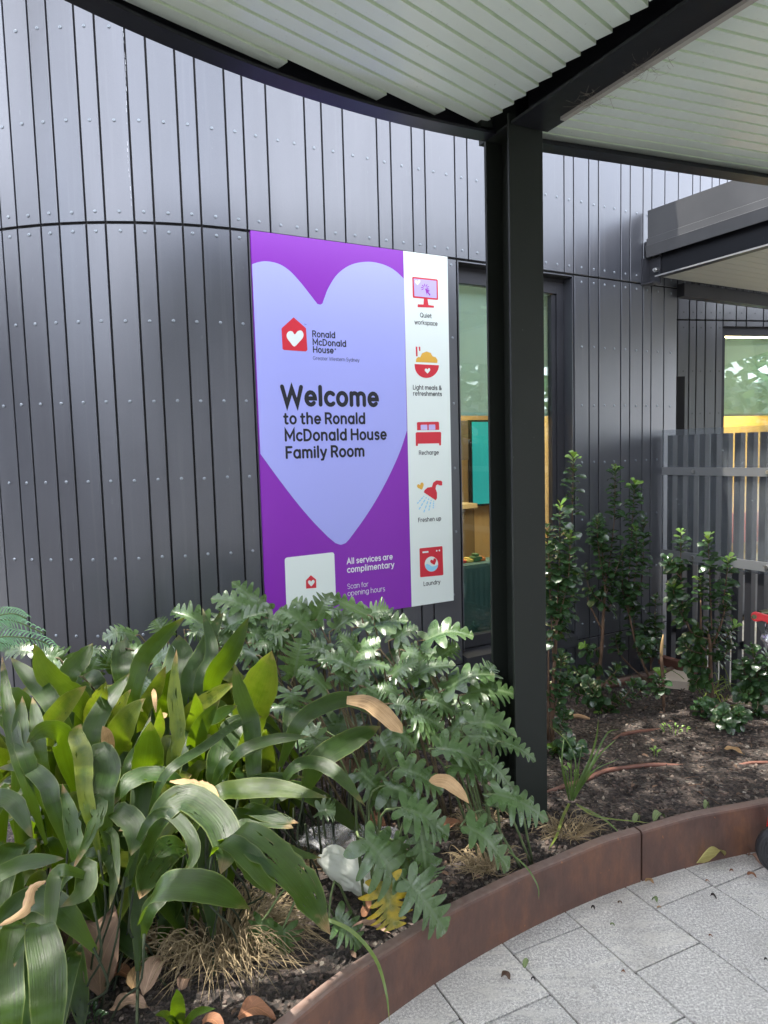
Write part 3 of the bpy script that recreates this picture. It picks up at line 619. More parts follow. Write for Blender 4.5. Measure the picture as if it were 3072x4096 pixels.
# a rounded stroke alphabet: every letter is a few thick strokes on a grid (x height .52, capitals .74)
def arc(cx, cy, rx, ry, a0, a1, n=14): return [(cx + rx * math.cos(rad(a0 + (a1 - a0) * i / n)), cy + ry * math.sin(rad(a0 + (a1 - a0) * i / n))) for i in range(n + 1)]
X, CP = .52, .74; ring_ = lambda cx=.24: arc(cx, X / 2, .21, X / 2, 0, 360, 22)
GL = {
 'a': (.50, [ring_(), [(.45, X), (.45, 0)]]), 'b': (.50, [arc(.26, X / 2, .21, X / 2, 0, 360, 22), [(.05, .76), (.05, 0)]]), 'c': (.42, [arc(.25, X / 2, .22, X / 2, 48, 312)]),
 'd': (.50, [ring_(), [(.45, .76), (.45, 0)]]), 'e': (.48, [[(.04, X / 2 + .0), (.45, X / 2)] + arc(.245, X / 2, .205, X / 2, 8, 315)]), 'f': (.28, [[(.25, .73)] + arc(.20, .62, .09, .12, 90, 180) + [(.11, 0)], [(.0, .47), (.24, .47)]]),
 'g': (.50, [ring_(), [(.45, X), (.45, 0)] + arc(.245, -.02, .205, .17, 0, -140)]), 'h': (.48, [[(.05, .76), (.05, 0)], arc(.235, X - .2, .185, .2, 180, 0) + [(.42, 0)]]),
 'i': (.11, [[(.055, X), (.055, 0)], [(.055, .70), (.055, .705)]]), 'k': (.42, [[(.05, .76), (.05, 0)], [(.36, X), (.08, .24)], [(.17, .30), (.39, 0)]]), 'l': (.12, [[(.06, .76), (.06, 0)]]),
 'm': (.74, [[(.05, X), (.05, 0)], arc(.21, X - .17, .16, .17, 180, 0) + [(.37, 0)], arc(.53, X - .17, .16, .17, 180, 0) + [(.69, 0)]]), 'n': (.48, [[(.05, X), (.05, 0)], arc(.235, X - .2, .185, .2, 180, 0) + [(.42, 0)]]),
 'o': (.48, [ring_()]), 'p': (.50, [arc(.26, X / 2, .21, X / 2, 0, 360, 22), [(.05, X), (.05, -.2)]]), 'r': (.30, [[(.05, X), (.05, 0)], arc(.24, X - .2, .19, .2, 180, 78)]),
 's': (.38, [[(.33, .44)] + arc(.195, .39, .135, .13, 40, 270, 10)[1:] + arc(.195, .125, .15, .13, 90, -140, 10)]), 't': (.30, [[(.11, .68), (.11, .12)] + arc(.21, .11, .10, .11, 180, 300, 6), [(.0, .49), (.26, .49)]]),
 'u': (.48, [[(.05, X)] + arc(.235, .2, .185, .2, 180, 360) + [(.42, X)], [(.42, .2), (.42, 0)]]), 'v': (.44, [[(.02, X), (.22, 0), (.42, X)]]), 'w': (.66, [[(.02, X), (.17, 0), (.33, .48), (.49, 0), (.64, X)]]),
 'y': (.44, [[(.02, X), (.225, .02)], [(.42, X), (.17, -.17), (.06, -.19)]]), 'A': (.60, [[(.02, 0), (.30, CP), (.58, 0)], [(.12, .24), (.48, .24)]]), 'D': (.60, [[(.05, 0), (.05, CP), (.22, CP)] + arc(.22, CP / 2, .33, CP / 2, 90, -90, 16) + [(.05, 0)]]), 'F': (.44, [[(.05, 0), (.05, CP), (.42, CP)], [(.05, .39), (.37, .39)]]),
 'G': (.64, [arc(.33, CP / 2, .28, CP / 2, 48, 350, 20), [(.36, .34), (.61, .34)]]), 'H': (.60, [[(.05, 0), (.05, CP)], [(.55, 0), (.55, CP)], [(.05, .39), (.55, .39)]]), 'L': (.40, [[(.05, CP), (.05, 0), (.38, 0)]]),
 'M': (.72, [[(.05, 0), (.05, CP), (.36, .20), (.67, CP), (.67, 0)]]), 'Q': (.66, [arc(.33, CP / 2, .29, CP / 2, 0, 360, 26), [(.40, .18), (.60, -.04)]]), 'R': (.52, [[(.05, 0), (.05, CP), (.27, CP)] + arc(.27, CP - .19, .20, .19, 90, -90, 10) + [(.05, CP - .38)], [(.28, CP - .38), (.48, 0)]]),
 'S': (.50, [[(.44, .61)] + arc(.25, .56, .19, .18, 40, 270, 12)[1:] + arc(.25, .19, .21, .19, 90, -145, 12)]), 'T': (.50, [[(.0, CP), (.50, CP)], [(.25, CP), (.25, 0)]]), 'W': (.90, [[(.02, CP), (.22, 0), (.45, .66), (.68, 0), (.88, CP)]]),
 '&': (.58, [[(.54, 0), (.14, .46)] + arc(.25, .58, .14, .15, 215, -35, 12) + [(.10, .27)] + arc(.25, .17, .20, .17, 150, 345, 12) + [(.54, .33)]]), '®': (.4, [arc(.2, .2, .18, .18, 0, 360, 14), [(.15, .1), (.15, .3), (.25, .27), (.16, .2), (.26, .1)]]), 'Ś': (.1, [])}
def text(txt, x0, y0, x1, m, parent, bold=0.0, lay=2, name='lettering', squash=1.0, y1=None):
    """one line of lettering whose baseline runs between two measured pixels"""
    s0, z0 = C3(x0, y0); s1, _ = C3(x1, y1 if y1 else y0); hw = .045 + bold * 1.3; gap = .085 + bold * 2.2; pen = 0; S_ = []
    for ch in txt:
        if ch == ' ': pen += .24; continue
        w_, st = GL[ch]; S_ += [[(pen + hw + x, y) for x, y in p] for p in st]; pen += w_ + gap
    k = (s1 - s0) / (pen - gap + 2 * hw); b = MB(); lift = 0
    for p in S_:
        P = [np.array(q_, float) for q_ in p]; L_, R__ = [], []; n = len(P); closed = np.linalg.norm(P[0] - P[-1]) < 1e-6
        for i in range(n):
            a = P[i - 1] if i else (P[-2] if closed else P[0]); c = P[i + 1] if i < n - 1 else (P[1] if closed else P[-1])
            d1 = P[i] - a; d2 = c - P[i]
            if np.linalg.norm(d1) < 1e-6: d1 = d2
            if np.linalg.norm(d2) < 1e-6: d2 = d1
            d1 = d1 / np.linalg.norm(d1); d2 = d2 / np.linalg.norm(d2); n1 = np.array([-d1[1], d1[0]]); n2 = np.array([-d2[1], d2[0]]); mt = n1 + n2; mt /= max(np.linalg.norm(mt), .2); sc = hw / max(.32, mt @ n1)
            L_.append(P[i] + mt * sc); R__.append(P[i] - mt * sc)
        vs = L_ + R__; fs = [(i, i + 1, n + i + 1, n + i)[::-1] for i in range(n - 1)]
        off = SO - .0005 * lay - lift * .00002; lift += 1
        b.add([wp(s0 + q_[0] * k, z0 + q_[1] * k * squash, off) for q_ in vs], fs)
        if not closed:
            for e in (P[0], P[-1]):
                off = SO - .0005 * lay - lift * .00002; lift += 1
                b.add([wp(s0 + (e[0] + hw * .97 * math.cos(a)) * k, z0 + (e[1] + hw * .97 * math.sin(a)) * k * squash, off) for a in np.linspace(0, 6.2832, 12, endpoint=False)], [tuple(range(12))])
    return b.build(name, m, parent)
I, Wt = MT['sign_ink'], MT['letter_white']
text('Ronald', 473, 620, 603, I, sgn, .022); text('McDonald', 475, 665, 663, I, sgn, .022); text('House', 477, 706, 594, I, sgn, .022)
text('Greater Western Sydney', 478, 748, 735 , I, sgn, -.012, y1=757); text('TM', 430, 557, 442, I, sgn); text('®', 597, 694, 606, I, sgn)
text('Welcome', 298, 993, 846, I, sgn, .034); text('to the Ronald', 315, 1099, 770, I, sgn, .026); text('McDonald House', 320, 1193, 888, I, sgn, .026); text('Family Room', 325, 1289, 766, I, sgn, .026)
text('All services are', 664, 1873, 919, Wt, sgn, .016, y1=1848); text('complimentary', 666, 1920, 928, Wt, sgn, .016, y1=1893)
text('Scan for', 667, 2010, 785, Wt, sgn, -.008, y1=1997); text('opening hours', 669, 2049, 877, Wt, sgn, -.008, y1=2023)
def rrect(x0, y0, x1, y1, x2, y2, x3, y3, r):  # rounded quad, corners clockwise from top left, in pixels
    C = [np.array(p, float) for p in ((x0, y0), (x1, y1), (x2, y2), (x3, y3))]; out = []
    for i in range(4):
        c, p, n = C[i], C[i - 1], C[(i + 1) % 4]; a = c + (p - c) / np.linalg.norm(p - c) * r; e = c + (n - c) / np.linalg.norm(n - c) * r
        out += [tuple((1 - u) ** 2 * a + 2 * u * (1 - u) * c + u * u * e) for u in (0, .25, .5, .75, 1)]
    return out
card = poly('blank_card', rrect(323, 1838, 596, 1807, 607, 2092, 333, 2128, 16), MT['sign_white'], 1, sgn)
l2 = poly('house_logo', [(467, 1934), (496, 1958), (497, 2004), (441, 2008), (440, 1962)], MT['sign_red'], 2, sgn); heart_at(469, 1977, 18, MT['sign_white'], 3, l2)
# icons on the white strip
ic = poly('monitor_icon', rrect(1026, 290, 1167, 305, 1169, 419, 1029, 406, 8), MT['sign_red'], 1, sgn)
poly('screen', rrect(1034, 300, 1159, 313, 1161, 409, 1038, 397, 3), mat('icon_lilac', (.50, .42, .80), .4), 2, ic)
poly('stand', [(1090, 408), (1110, 410), (1116, 446), (1146, 450), (1146, 461), (1056, 458), (1056, 442), (1088, 443)], MT['sign_red'], 1, ic)
heart_at(1055, 321, 15, MT['sign_white'], 3, ic)
poly('cursor', [(1096, 354), (1124, 368), (1114, 374), (1127, 390), (1121, 396), (1110, 378), (1106, 390)], MT['sign_violet'], 3, ic)
for k in range(7):
    a = rad(150 + k * 38); x, y = 1096, 352; c, s_ = math.cos(a), math.sin(a)
    poly('ray', [(x + 9 * c - 2 * s_, y + 9 * s_ + 2 * c), (x + 23 * c - 2 * s_, y + 23 * s_ + 2 * c), (x + 23 * c + 2 * s_, y + 23 * s_ - 2 * c), (x + 9 * c + 2 * s_, y + 9 * s_ - 2 * c)], MT['sign_violet'], 3, ic)
ic = poly('bowl_icon', [(1039, 771), (1174, 778)] + [(1107 + 67 * math.cos(a), 778 + 70 * math.sin(a) - 3 * math.cos(a)) for a in np.linspace(.05, 3.09, 16)], MT['sign_red'], 1, sgn)
poly('rice', [(1046, 760), (1048, 742), (1060, 732), (1070, 734), (1080, 712), (1105, 702), (1128, 710), (1138, 728), (1156, 734), (1166, 750), (1165, 765)], MT['sign_yellow'], 1, ic)
heart_at(1110, 808, 15, MT['sign_white'], 2, ic); poly('chopstick', [(1045, 675), (1054, 676), (1056, 728), (1047, 729)], MT['sign_red'], 1, ic); poly('chopstick', [(1062, 676), (1070, 676), (1071, 699), (1064, 699)], MT['sign_red'], 1, ic)
ic = poly('bed_icon', [(1052, 1094), (1058, 1091), (1170, 1089), (1174, 1094), (1175, 1134), (1053, 1136)], MT['sign_red'], 1, sgn)
pl_ = mat('icon_pillow', (.55, .48, .82), .4)
poly('pillow', rrect(1072, 1106, 1109, 1105, 1110, 1134, 1073, 1134, 4), pl_, 2, ic); poly('pillow', rrect(1116, 1105, 1153, 1104, 1154, 1133, 1117, 1134, 4), pl_, 2, ic)
poly('blanket', [(1045, 1152), (1050, 1147), (1181, 1145), (1186, 1150), (1185, 1219), (1175, 1219), (1174, 1208), (1058, 1210), (1057, 1222), (1046, 1222)], MT['sign_red'], 1, ic)
ic = poly('shower_icon', [(1090, 1478), (1094, 1466), (1110, 1452), (1135, 1448), (1142, 1424), (1160, 1412), (1185, 1414), (1192, 1420), (1191, 1440), (1178, 1440), (1166, 1434), (1158, 1440), (1155, 1458), (1163, 1480), (1163, 1510), (1156, 1522)], MT['sign_red'], 1, sgn)
heart_at(1073, 1445, 19, MT['sign_yellow'], 1, ic, .35)
for k, (ex, ey) in enumerate([(1054, 1540), (1064, 1572), (1090, 1588), (1118, 1578), (1142, 1566)]):
    sx, sy = 1092 + k * 13, 1498 + k * 7
    for u0, u1 in ((.0, .10), (.2, .42), (.5, .72), (.8, 1.0)):
        d = np.array([ex - sx, ey - sy], float); L = np.linalg.norm(d); d /= L; n_ = np.array([-d[1], d[0]]) * 3; p0 = np.array([sx, sy]) + d * L * u0; p1 = np.array([sx, sy]) + d * L * u1
        poly('drop', [tuple(p0 + n_), tuple(p1 + n_), tuple(p1 - n_), tuple(p0 - n_)], MT['sign_blue'], 1, ic)
ic = poly('washer_icon', rrect(1066, 1787, 1193, 1774, 1198, 1934, 1070, 1946, 6), MT['sign_red'], 1, sgn)
circ = lambda cx, cy, r, n=24: [(cx + r * math.cos(a), cy + r * 1.13 * math.sin(a)) for a in np.linspace(0, 6.2832, n, endpoint=False)]
poly('door', circ(1132, 1873, 37), MT['sign_white'], 2, ic)
poly('water', [(1096, 1878), (1108, 1872), (1120, 1876), (1134, 1886), (1150, 1884), (1168, 1876)] + [(1132 + 36 * math.cos(a), 1873 + 41 * math.sin(a)) for a in np.linspace(.12, 3.0, 14)], MT['sign_blue'], 3, ic)
heart_at(1143, 1860, 17, MT['sign_red'], 4, ic, .3); poly('panel', [(1082, 1804), (1115, 1801), (1116, 1810), (1083, 1813)], MT['sign_white'], 2, ic)
poly('button', circ(1161, 1800, 4.5, 12), MT['sign_white'], 2, ic); poly('button', circ(1176, 1798, 4.5, 12), MT['sign_white'], 2, ic)
for tx, x0, y0, x1 in (('Quiet', 1068, 512, 1134), ('workspace', 1038, 550, 1166), ('Light meals &', 1029, 910, 1189), ('refreshments', 1030, 944, 1190), ('Recharge', 1062, 1271, 1173), ('Freshen up', 1058, 1642, 1186), ('Laundry', 1088, 1993, 1182)):
    text(tx, x0, y0, x1, I, strip, .010, 1, y1=y0 - (4 if y0 > 1600 else -2 if y0 < 600 else 0))

# ---------------------------------------------------------------- canopy over the path
cnp = empty('canopy', (.57, 2.79, 0), 'curved dark steel walkway canopy with a pale slatted ceiling on a dark post', 'canopy')
BC, BR = np.array([1.719, -.163]), 3.289
def bpt(a, r, z): return np.array([BC[0] + r * math.cos(a), BC[1] + r * math.sin(a), z])
aP = math.atan2(2.86 + .163, .44 - 1.719)
def arc_profile(b, prof, a0, a1, n=70):
    vs = []; k = len(prof)
    for i in range(n + 1):
        a = a0 + (a1 - a0) * i / n; vs += [bpt(a, BR + r, z) for r, z in prof]
    fs = [(i * k + j, i * k + (j + 1) % k, (i + 1) * k + (j + 1) % k, (i + 1) * k + j) for i in range(n) for j in range(k)] + [tuple(range(k)), tuple(n * k + j for j in range(k))[::-1]]
    b.add(vs, fs)
b = MB(); arc_profile(b, [(-.075, 2.902), (0, 2.902), (0, 3.10), (-.075, 3.10), (-.075, 3.090), (-.010, 3.090), (-.010, 2.912), (-.075, 2.912)], aP - .012, rad(200)); b.build('curved_beam', MT['beam'], cnp)
# right bay: straight edge beam
r0 = np.array([.60, 2.93]); Pr = [onz(1536 + x / 1.0801, y / 1.0801, 2.902)[:2] for x, y in ((695, 660), (1659, 803))]
dr = (Pr[1] - Pr[0]) / np.linalg.norm(Pr[1] - Pr[0]); nr = np.array([-dr[1], dr[0]])  # nr points to the building
def along(o, d, nn, u, v, z): p = o + d * u + nn * v; return np.array([p[0], p[1], z])
b = MB()
for v0, v1, z0, z1 in ((-.075, 0, 2.902, 2.912), (-.010, 0, 2.9125, 3.0895), (-.075, 0, 3.09, 3.10)):
    b.hexa([along(Pr[0], dr, nr, u, v, z) for z in (z0, z1) for u, v in ((-.14, v0), (4.2, v0), (4.2, v1), (-.14, v1))])
b.build('edge_beam', MT['beam'], cnp)
# post: rolled H section standing in the bed
pf, pd = np.array([.503, 2.725]), np.array([.897, .442]); pn = np.array([-.442, .897])
def pbox(b, u0, u1, v0, v1, z0, z1): b.hexa([along(pf, pd, pn, u, v, z) for z in (z0, z1) for u, v in ((u0, v0), (u1, v0), (u1, v1), (u0, v1))])
b = MB(); pbox(b, 0, .158, 0, .0115, -.05, 2.945); pbox(b, 0, .158, .150, .1615, -.05, 3.098); pbox(b, .0755, .0825, .0116, .1499, -.05, 2.93)
pbox(b, .001, .157, .1615, .20, 2.903, 3.099); pbox(b, -.055, -.001, .100, .1615, 2.93, 3.098)
post = b.build('post', MT['post'], cnp, bevel=.0015)
b = MB(); pbox(b, -.0, .075, .012, .149, 2.90, 2.91); pbox(b, .083, .158, .012, .149, 2.90, 2.91); b.build('cap_plate', MT['post'], cnp)
# rafter from the post towards the viewer
RL0, RR0 = np.array([.503, 2.723]), np.array([.658, 2.798]); rdir = np.array([.868 - .503, 2.013 - 2.723]); rdir /= np.linalg.norm(rdir); rn = np.array([-rdir[1], rdir[0]])  # rn to the right
RW = float((RR0 - RL0) @ rn)
def rafbox(b, u0, u1, v0, v1, z0, z1): b.hexa([along(RL0, rdir, rn, u, v, z) for z in (z0, z1) for u, v in ((u0, v0), (u1, v0), (u1, v1), (u0, v1))])
b = MB(); rafbox(b, .012, 3.0, 0, RW, 2.900, 2.911); rafbox(b, .012, 3.0, RW / 2 - .004, RW / 2 + .004, 2.9115, 3.0885); rafbox(b, .012, 3.0, 0, RW, 3.089, 3.10); b.build('rafter', MT['beam'], cnp)
b = MB(); rafbox(b, .13, 3.0, RW - .040, RW - .018, 2.888, 2.8995); b.build('cable_duct', mat('duct_grey', (.30, .29, .26), .5), cnp)
# slatted ceiling, one piece per bay; every board has a flat face and a stepped groove
def slats(name, o, d, nn, kmax, pitch, zf, clip):
    b = MB()
    for k in range(kmax):
        v0, v1 = k * pitch, k * pitch + pitch * .80
        u0, u1 = clip(v0, v1)
        if u1 - u0 < .05: continue
        C_ = [along(o, d, nn, u, v, z) for z in (zf, zf + .022) for u, v in ((u0, v0), (u1, v0), (u1, v1), (u0, v1))]
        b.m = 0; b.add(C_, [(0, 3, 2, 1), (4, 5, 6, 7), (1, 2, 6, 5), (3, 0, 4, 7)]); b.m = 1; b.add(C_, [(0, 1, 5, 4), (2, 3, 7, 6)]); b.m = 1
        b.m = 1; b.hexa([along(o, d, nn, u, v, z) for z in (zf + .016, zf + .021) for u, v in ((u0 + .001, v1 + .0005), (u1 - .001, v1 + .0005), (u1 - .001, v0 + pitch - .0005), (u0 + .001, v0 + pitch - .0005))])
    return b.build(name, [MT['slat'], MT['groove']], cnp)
# left bay: boards run away to the left of the rafter; v counts from the building side towards the viewer
aL = rad(44.6); dL = -np.array([math.cos(aL), math.sin(aL)]); nL = np.array([math.sin(aL), -math.cos(aL)])
tip0 = np.array([.339, 2.787])
oL = tip0 + nL * 0.0
def clipL(v0, v1):
    lo = -9
    # right end: square cut just clear of the rafter; and inside the curved beam
    def rafter_u(v):  # where the line meets the rafter's left edge
        A = np.array([[dL[0], -rdir[0]], [dL[1], -rdir[1]]]); rhs = RL0 - rn * .012 - (oL + nL * v); return np.linalg.solve(A, rhs)[0]
    def arc_u(v):
        p = oL + nL * v - BC; bb = p @ dL; cc = p @ p - (BR - .022) ** 2; D_ = bb * bb - cc
        return (-bb - math.sqrt(D_), -bb + math.sqrt(D_)) if D_ > 0 else (9, -9)
    A0, A1 = arc_u(v0), arc_u(v1); lo = max(A0[0], A1[0]); hi = min(A0[1], A1[1], 4.5)
    e = max(rafter_u(v0), rafter_u(v1))
    return max(lo, e), hi
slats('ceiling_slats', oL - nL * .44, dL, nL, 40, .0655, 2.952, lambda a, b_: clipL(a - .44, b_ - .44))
aR = rad(20.9); dR = np.array([math.cos(aR), math.sin(aR)]); nR = np.array([math.sin(aR), -math.cos(aR)]); oR = np.array([.655, 2.965])
def clipR(v0, v1):
    A = np.array([[dR[0], -rdir[0]], [dR[1], -rdir[1]]])
    f_ = lambda v: np.linalg.solve(A, RR0 + rn * .004 - (oR + nR * v))[0]
    return min(f_(v0), f_(v1)) + .0, 3.9
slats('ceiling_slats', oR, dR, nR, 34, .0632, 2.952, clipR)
# roof sheet above
b = MB(); ring = [bpt(a, BR - .01, 0)[:2] for a in np.linspace(aP - .01, rad(200), 50)]
ring += [(-.9, -1.6), (1.2, -1.9), (4.4, -.2)] + [tuple(Pr[1] + dr * 2.2)]; n = len(ring)
b.add([(x, y, z) for z in (3.105, 3.16) for x, y in ring], [tuple(range(n))[::-1], tuple(range(n, 2 * n))] + [(i, (i + 1) % n, n + (i + 1) % n, n + i) for i in range(n)]); b.build('roof_sheet', MT['fascia'], cnp)
# cobwebs under the rafter
b = MB()
for cx, cy in ((.75, 2.53), (.86, 2.33)):
    for _ in range(40):
        p = np.array([cx + rng.gauss(0, .03), cy + rng.gauss(0, .04), 2.897 - rng.random() * .02]); d = np.array([rng.gauss(0, .03), rng.gauss(0, .03), rng.gauss(0, .006)]); b.tube([p, p + d * .5 + np.array([0, 0, -.004]), p + d], .00045, 3, False)
tag(b.build('cobweb', mat('cobweb', (.2, .18, .15), .9)), 'dusty cobwebs hanging under the dark rafter beside the pale duct', 'cobweb')

# ---------------------------------------------------------------- awning over the entrance
AO = WT * 4.03 + WN * WD; ad = -WN; an = WT   # runs out from the wall; an to the right
awn = empty('entrance_awning', (AO[0], AO[1], 2.8), 'grey metal awning with folded fascia and bolted steel beam at the far right', 'awning')
def abox(b, u0, u1, v0, v1, z0, z1): b.hexa([along(AO, ad, an, u, v, z) for z in (z0, z1) for u, v in ((u0, v0), (u1, v0), (u1, v1), (u0, v1))])
b = MB()
prof = [(.0, 2.985), (-.012, 3.06), (-.0, 3.065), (-.0, 3.11), (.012, 3.115), (.010, 3.30)]
vs = []
for u in (.02, 4.0): vs += [along(AO, ad, an, u, v - .0, z + (0 if i < 5 else -.02 * u)) for i, (v, z) in enumerate(prof)]
vs += [p + np.array([*an, 0]) * .003 for p in vs[:12]]
k = 6; fs = []
for i in range(5): fs += [(i, i + 1, k + i + 1, k + i), (12 + i, 12 + k + i, 12 + k + i + 1, 12 + i + 1)]
b.add(vs, fs); b.build('fascia', MT['fascia'], awn)
b = MB(); abox(b, .10, 4.0, .055, .061, 2.845, 3.02); abox(b, .10, 4.0, -.01, .0545, 2.838, 2.8445); abox(b, .10, 4.0, .0, .0545, 3.0205, 3.027); b.build('steel_beam', MT['beam'], awn)
b = MB(); abox(b, .10, 4.0, -.012, -.0105, 2.836, 2.846); b.build('pale_edge', mat('pale_steel', (.30, .30, .30), .4, .3), awn)  # thin pale strip along the lower flange edge of the beam
b = MB(); abox(b, -.0, .010, -.03, .062, 2.80, 2.98); abox(b, .0105, .099, .045, .055, 2.80, 2.98); abox(b, .0105, .10, -.03, .0445, 2.80, 2.81); br_ = b.build('bracket', MT['frame'], awn)
b = MB(); c0 = along(AO, ad, an, .075, .044, 2.893); c1 = along(AO, ad, an, .075, .020, 2.893); b.tube([c0, c1], .016, 6); b.tube([c1, along(AO, ad, an, .075, .006, 2.893)], .009, 10); b.build('bolt', MT['galv'], br_)
b = MB()
for kk in range(46): abox(b, .10 + kk * .085, .10 + kk * .085 + .081, .065, 3.6, 2.842, 2.852)
b.build('soffit_boards', mat('soffit_boards', (.42, .42, .36), .5), awn)
b = MB(); abox(b, -.005, .06, .345, 3.6, 2.75, 2.84); b.build('ledger', MT['frame'], awn)
b = MB(); abox(b, .0, 4.0, .02, 3.6, 3.04, 3.10); b.build('roof_sheet', MT['fascia'], awn)

# ---------------------------------------------------------------- railing with clear screen
FO = WT * 4.235 + WN * (WD - .02); fd = -WN; fn = WT
fen = empty('slatted_railing', (FO[0], FO[1], 0), 'dark vertical slat railing standing out from the wall at the right behind the shrubs', 'railing')
def fbox(b, u0, u1, v0, v1, z0, z1): b.hexa([along(FO, fd, fn, u, v, z) for z in (z0, z1) for u, v in ((u0, v0), (u1, v0), (u1, v1), (u0, v1))])
for i in range(26):
    u = .02 + i * .0865; b = MB(); fbox(b, u, u + .044, 0, .050, .055 if i % 8 else -.02, 1.765); b.build('baluster', MT['frame'], fen, bevel=.002)
b = MB(); fbox(b, 0, 2.3, .0505, .062, .33, .385); b.build('rail', MT['frame'], fen)
b = MB(); fbox(b, 0, 2.3, .0505, .062, 1.49, 1.535); b.build('rail', MT['frame'], fen)
MT['acryl'] = bpy.data.materials.new('scuffed_clear_plastic'); MT['acryl'].use_nodes = True; t = NT(MT['acryl'])
t.p.inputs['Base Color'].default_value = (.36, .39, .42, 1); t.p.inputs['Roughness'].default_value = .25
tr = t.new('ShaderNodeBsdfTransparent'); tr.inputs[0].default_value = (.86, .88, .9, 1); mx = t.new('ShaderNodeMixShader')
o_ = t.co(); hz = t.noise(t.map(o_, (6, 6, 1.2)), 4, 6, .65); sp = t.ramp(t.noise(o_, 55, 2), [(.68, 0), (.74, .5)])
f_ = t.math('ADD', t.ramp(hz, [(.3, .07), (.75, .24)]), t.math('MULTIPLY', sp, .6)); t.l.new(f_, mx.inputs[0]); t.l.new(tr.outputs[0], mx.inputs[1]); t.l.new(t.p.outputs[0], mx.inputs[2]); t.l.new(mx.outputs[0], t.out.inputs[0])
b = MB(); fbox(b, -.02, 2.3, -.010, -.005, .865, 1.805); scr = b.build('clear_screen', MT['acryl'], fen); scr['label'] = 'scuffed clear plastic sheet bolted to the slats'
for z0, z1 in ((1.485, 1.54), (.885, .945)):
    b = MB(); fbox(b, -.015, 2.3, -.0165, -.0105, z0, z1); b.build('clamp_bar', mat('clamp_bar', (.24, .25, .26), .35, .2), scr)
for u in (.25, .78, 1.3):
    for z in (1.513, .915):
        b = MB(); b.tube([along(FO, fd, fn, u, -.017, z), along(FO, fd, fn, u, -.026, z)], .013, 10); b.build('bolt', MT['galv'], scr)
# brick nibs and timber at the end of the bed
b = MB(); fbox(b, .0, .30, -.06, .0, .10, .16); tag(b.build('edging_brick', mat('red_brick', (.18, .075, .055), .8), None, bevel=.004), 'reddish brown timber edging piece at the foot of the railing', 'edging')

# ---------------------------------------------------------------- cart cut off by the right edge of the picture
crt = empty('push_cart', (1.66, 2.72, 0), 'push cart with a red handle joint and black wheel cut off at the right edge', 'cart')
MT['red_paint'] = mat('red_plastic', (.55, .012, .018), .28); MT['tyre'] = mat('black_rubber', (.018, .018, .02), .5); MT['olive'] = mat('olive_metal', (.12, .12, .06), .4, .4)
def disc(b, c, ax, prof, n=40):              # lathe: prof = (radius, offset along the axle)
    ax = np.array(ax, float); ax /= np.linalg.norm(ax); e = np.cross(ax, [0, 0, 1.]); e /= np.linalg.norm(e); g_ = np.cross(e, ax); vs = []; k = len(prof)
    for j in range(n):
        q_ = 6.2832 * j / n
        for r_, h in prof: vs.append(np.array(c) + (e * math.cos(q_) + g_ * math.sin(q_)) * r_ + ax * h)
    b.add(vs, [(j * k + i, j * k + i + 1, ((j + 1) % n) * k + i + 1, ((j + 1) % n) * k + i) for j in range(n) for i in range(k - 1)])
pw = at(3142, 3418, 2.62); axl = np.array([-.25, -.97, .0])
for kk, cc in enumerate((pw, pw + np.array([.42, -.12, .0]))):
    cc = cc.copy(); R_ = .107; cc[2] = R_ + .001
    b = MB(); disc(b, cc, axl, [(.070, .022), (.074, .026), (.082, .0262), (.083, .024), (.092, .0242), (.093, .022), (.101, .019), (R_, .008), (R_, -.008), (.101, -.019), (.07, -.022)]); tyre = b.build('wheel', MT['tyre'], crt, smooth=False)
    b = MB(); disc(b, cc, axl, [(.004, .020), (.020, .020), (.022, .012), (.060, .010), (.064, .018), (.0695, .018), (.0695, -.018), (.064, -.018), (.060, -.010), (.004, -.012)]); b.build('rim', mat('wheel_hub', (.03, .03, .032), .4), tyre)
ph = at(3017, 2467, 2.58)
def ploc(x, y, Y=2.58): return at(x, y, Y)
# red joint plate
prof2 = [(3003, 2466), (3006, 2454), (3014, 2447), (3024, 2446), (3040, 2450), (3072, 2459), (3110, 2468), (3110, 2510), (3085, 2505), (3060, 2486), (3045, 2484), (3022, 2487), (3009, 2480)]
b = MB(); fr_ = [ploc(x, y, 2.57) for x, y in prof2]; bk_ = [ploc(x, y, 2.605) for x, y in prof2]; n = len(prof2)
b.add(fr_ + bk_, [tuple(range(n)), tuple(range(n, 2 * n))[::-1]] + [(i, n + i, n + (i + 1) % n, (i + 1) % n) for i in range(n)]); jt = b.build('handle_joint', MT['red_paint'], crt, bevel=.004)
b = MB(); disc(b, ploc(3016, 2467, 2.568), (0, -1, 0), [(.0005, .006), (.006, .006), (.0085, .004), (.0085, -.002)], 16); b.build('bolt', MT['olive'], jt)
b = MB(); b.tube([ploc(3040, 2452, 2.62), ploc(3200, 2440, 2.62)], .011, 10); b.build('crossbar', MT['olive'], crt)
b = MB(); pr = [(3024, 2488), (3062, 2489), (3058, 2530), (3050, 2535), (3036, 2515)]; n = len(pr); f1 = [ploc(x, y, 2.578) for x, y in pr]; f2 = [ploc(x, y, 2.60) for x, y in pr]
b.add(f1 + f2, [tuple(range(n)), tuple(range(n, 2 * n))[::-1]] + [(i, n + i, n + (i + 1) % n, (i + 1) % n) for i in range(n)]); b.build('bracket', mat('dark_plastic', (.02, .024, .022), .5), crt)
bm = bmesh.new(); bmesh.ops.create_icosphere(bm, subdivisions=4, radius=1); c = ploc(3098, 2540, 2.60)
for v in bm.verts:
    n_ = mnoise.noise(v.co * 2.2) * .14 + abs(mnoise.noise(v.co * 5 + Vector((3, 1, 2)))) * .12; v.co = Vector(c) + Vector((v.co.x * .043, v.co.y * .04, v.co.z * .060)) * (1 + n_)
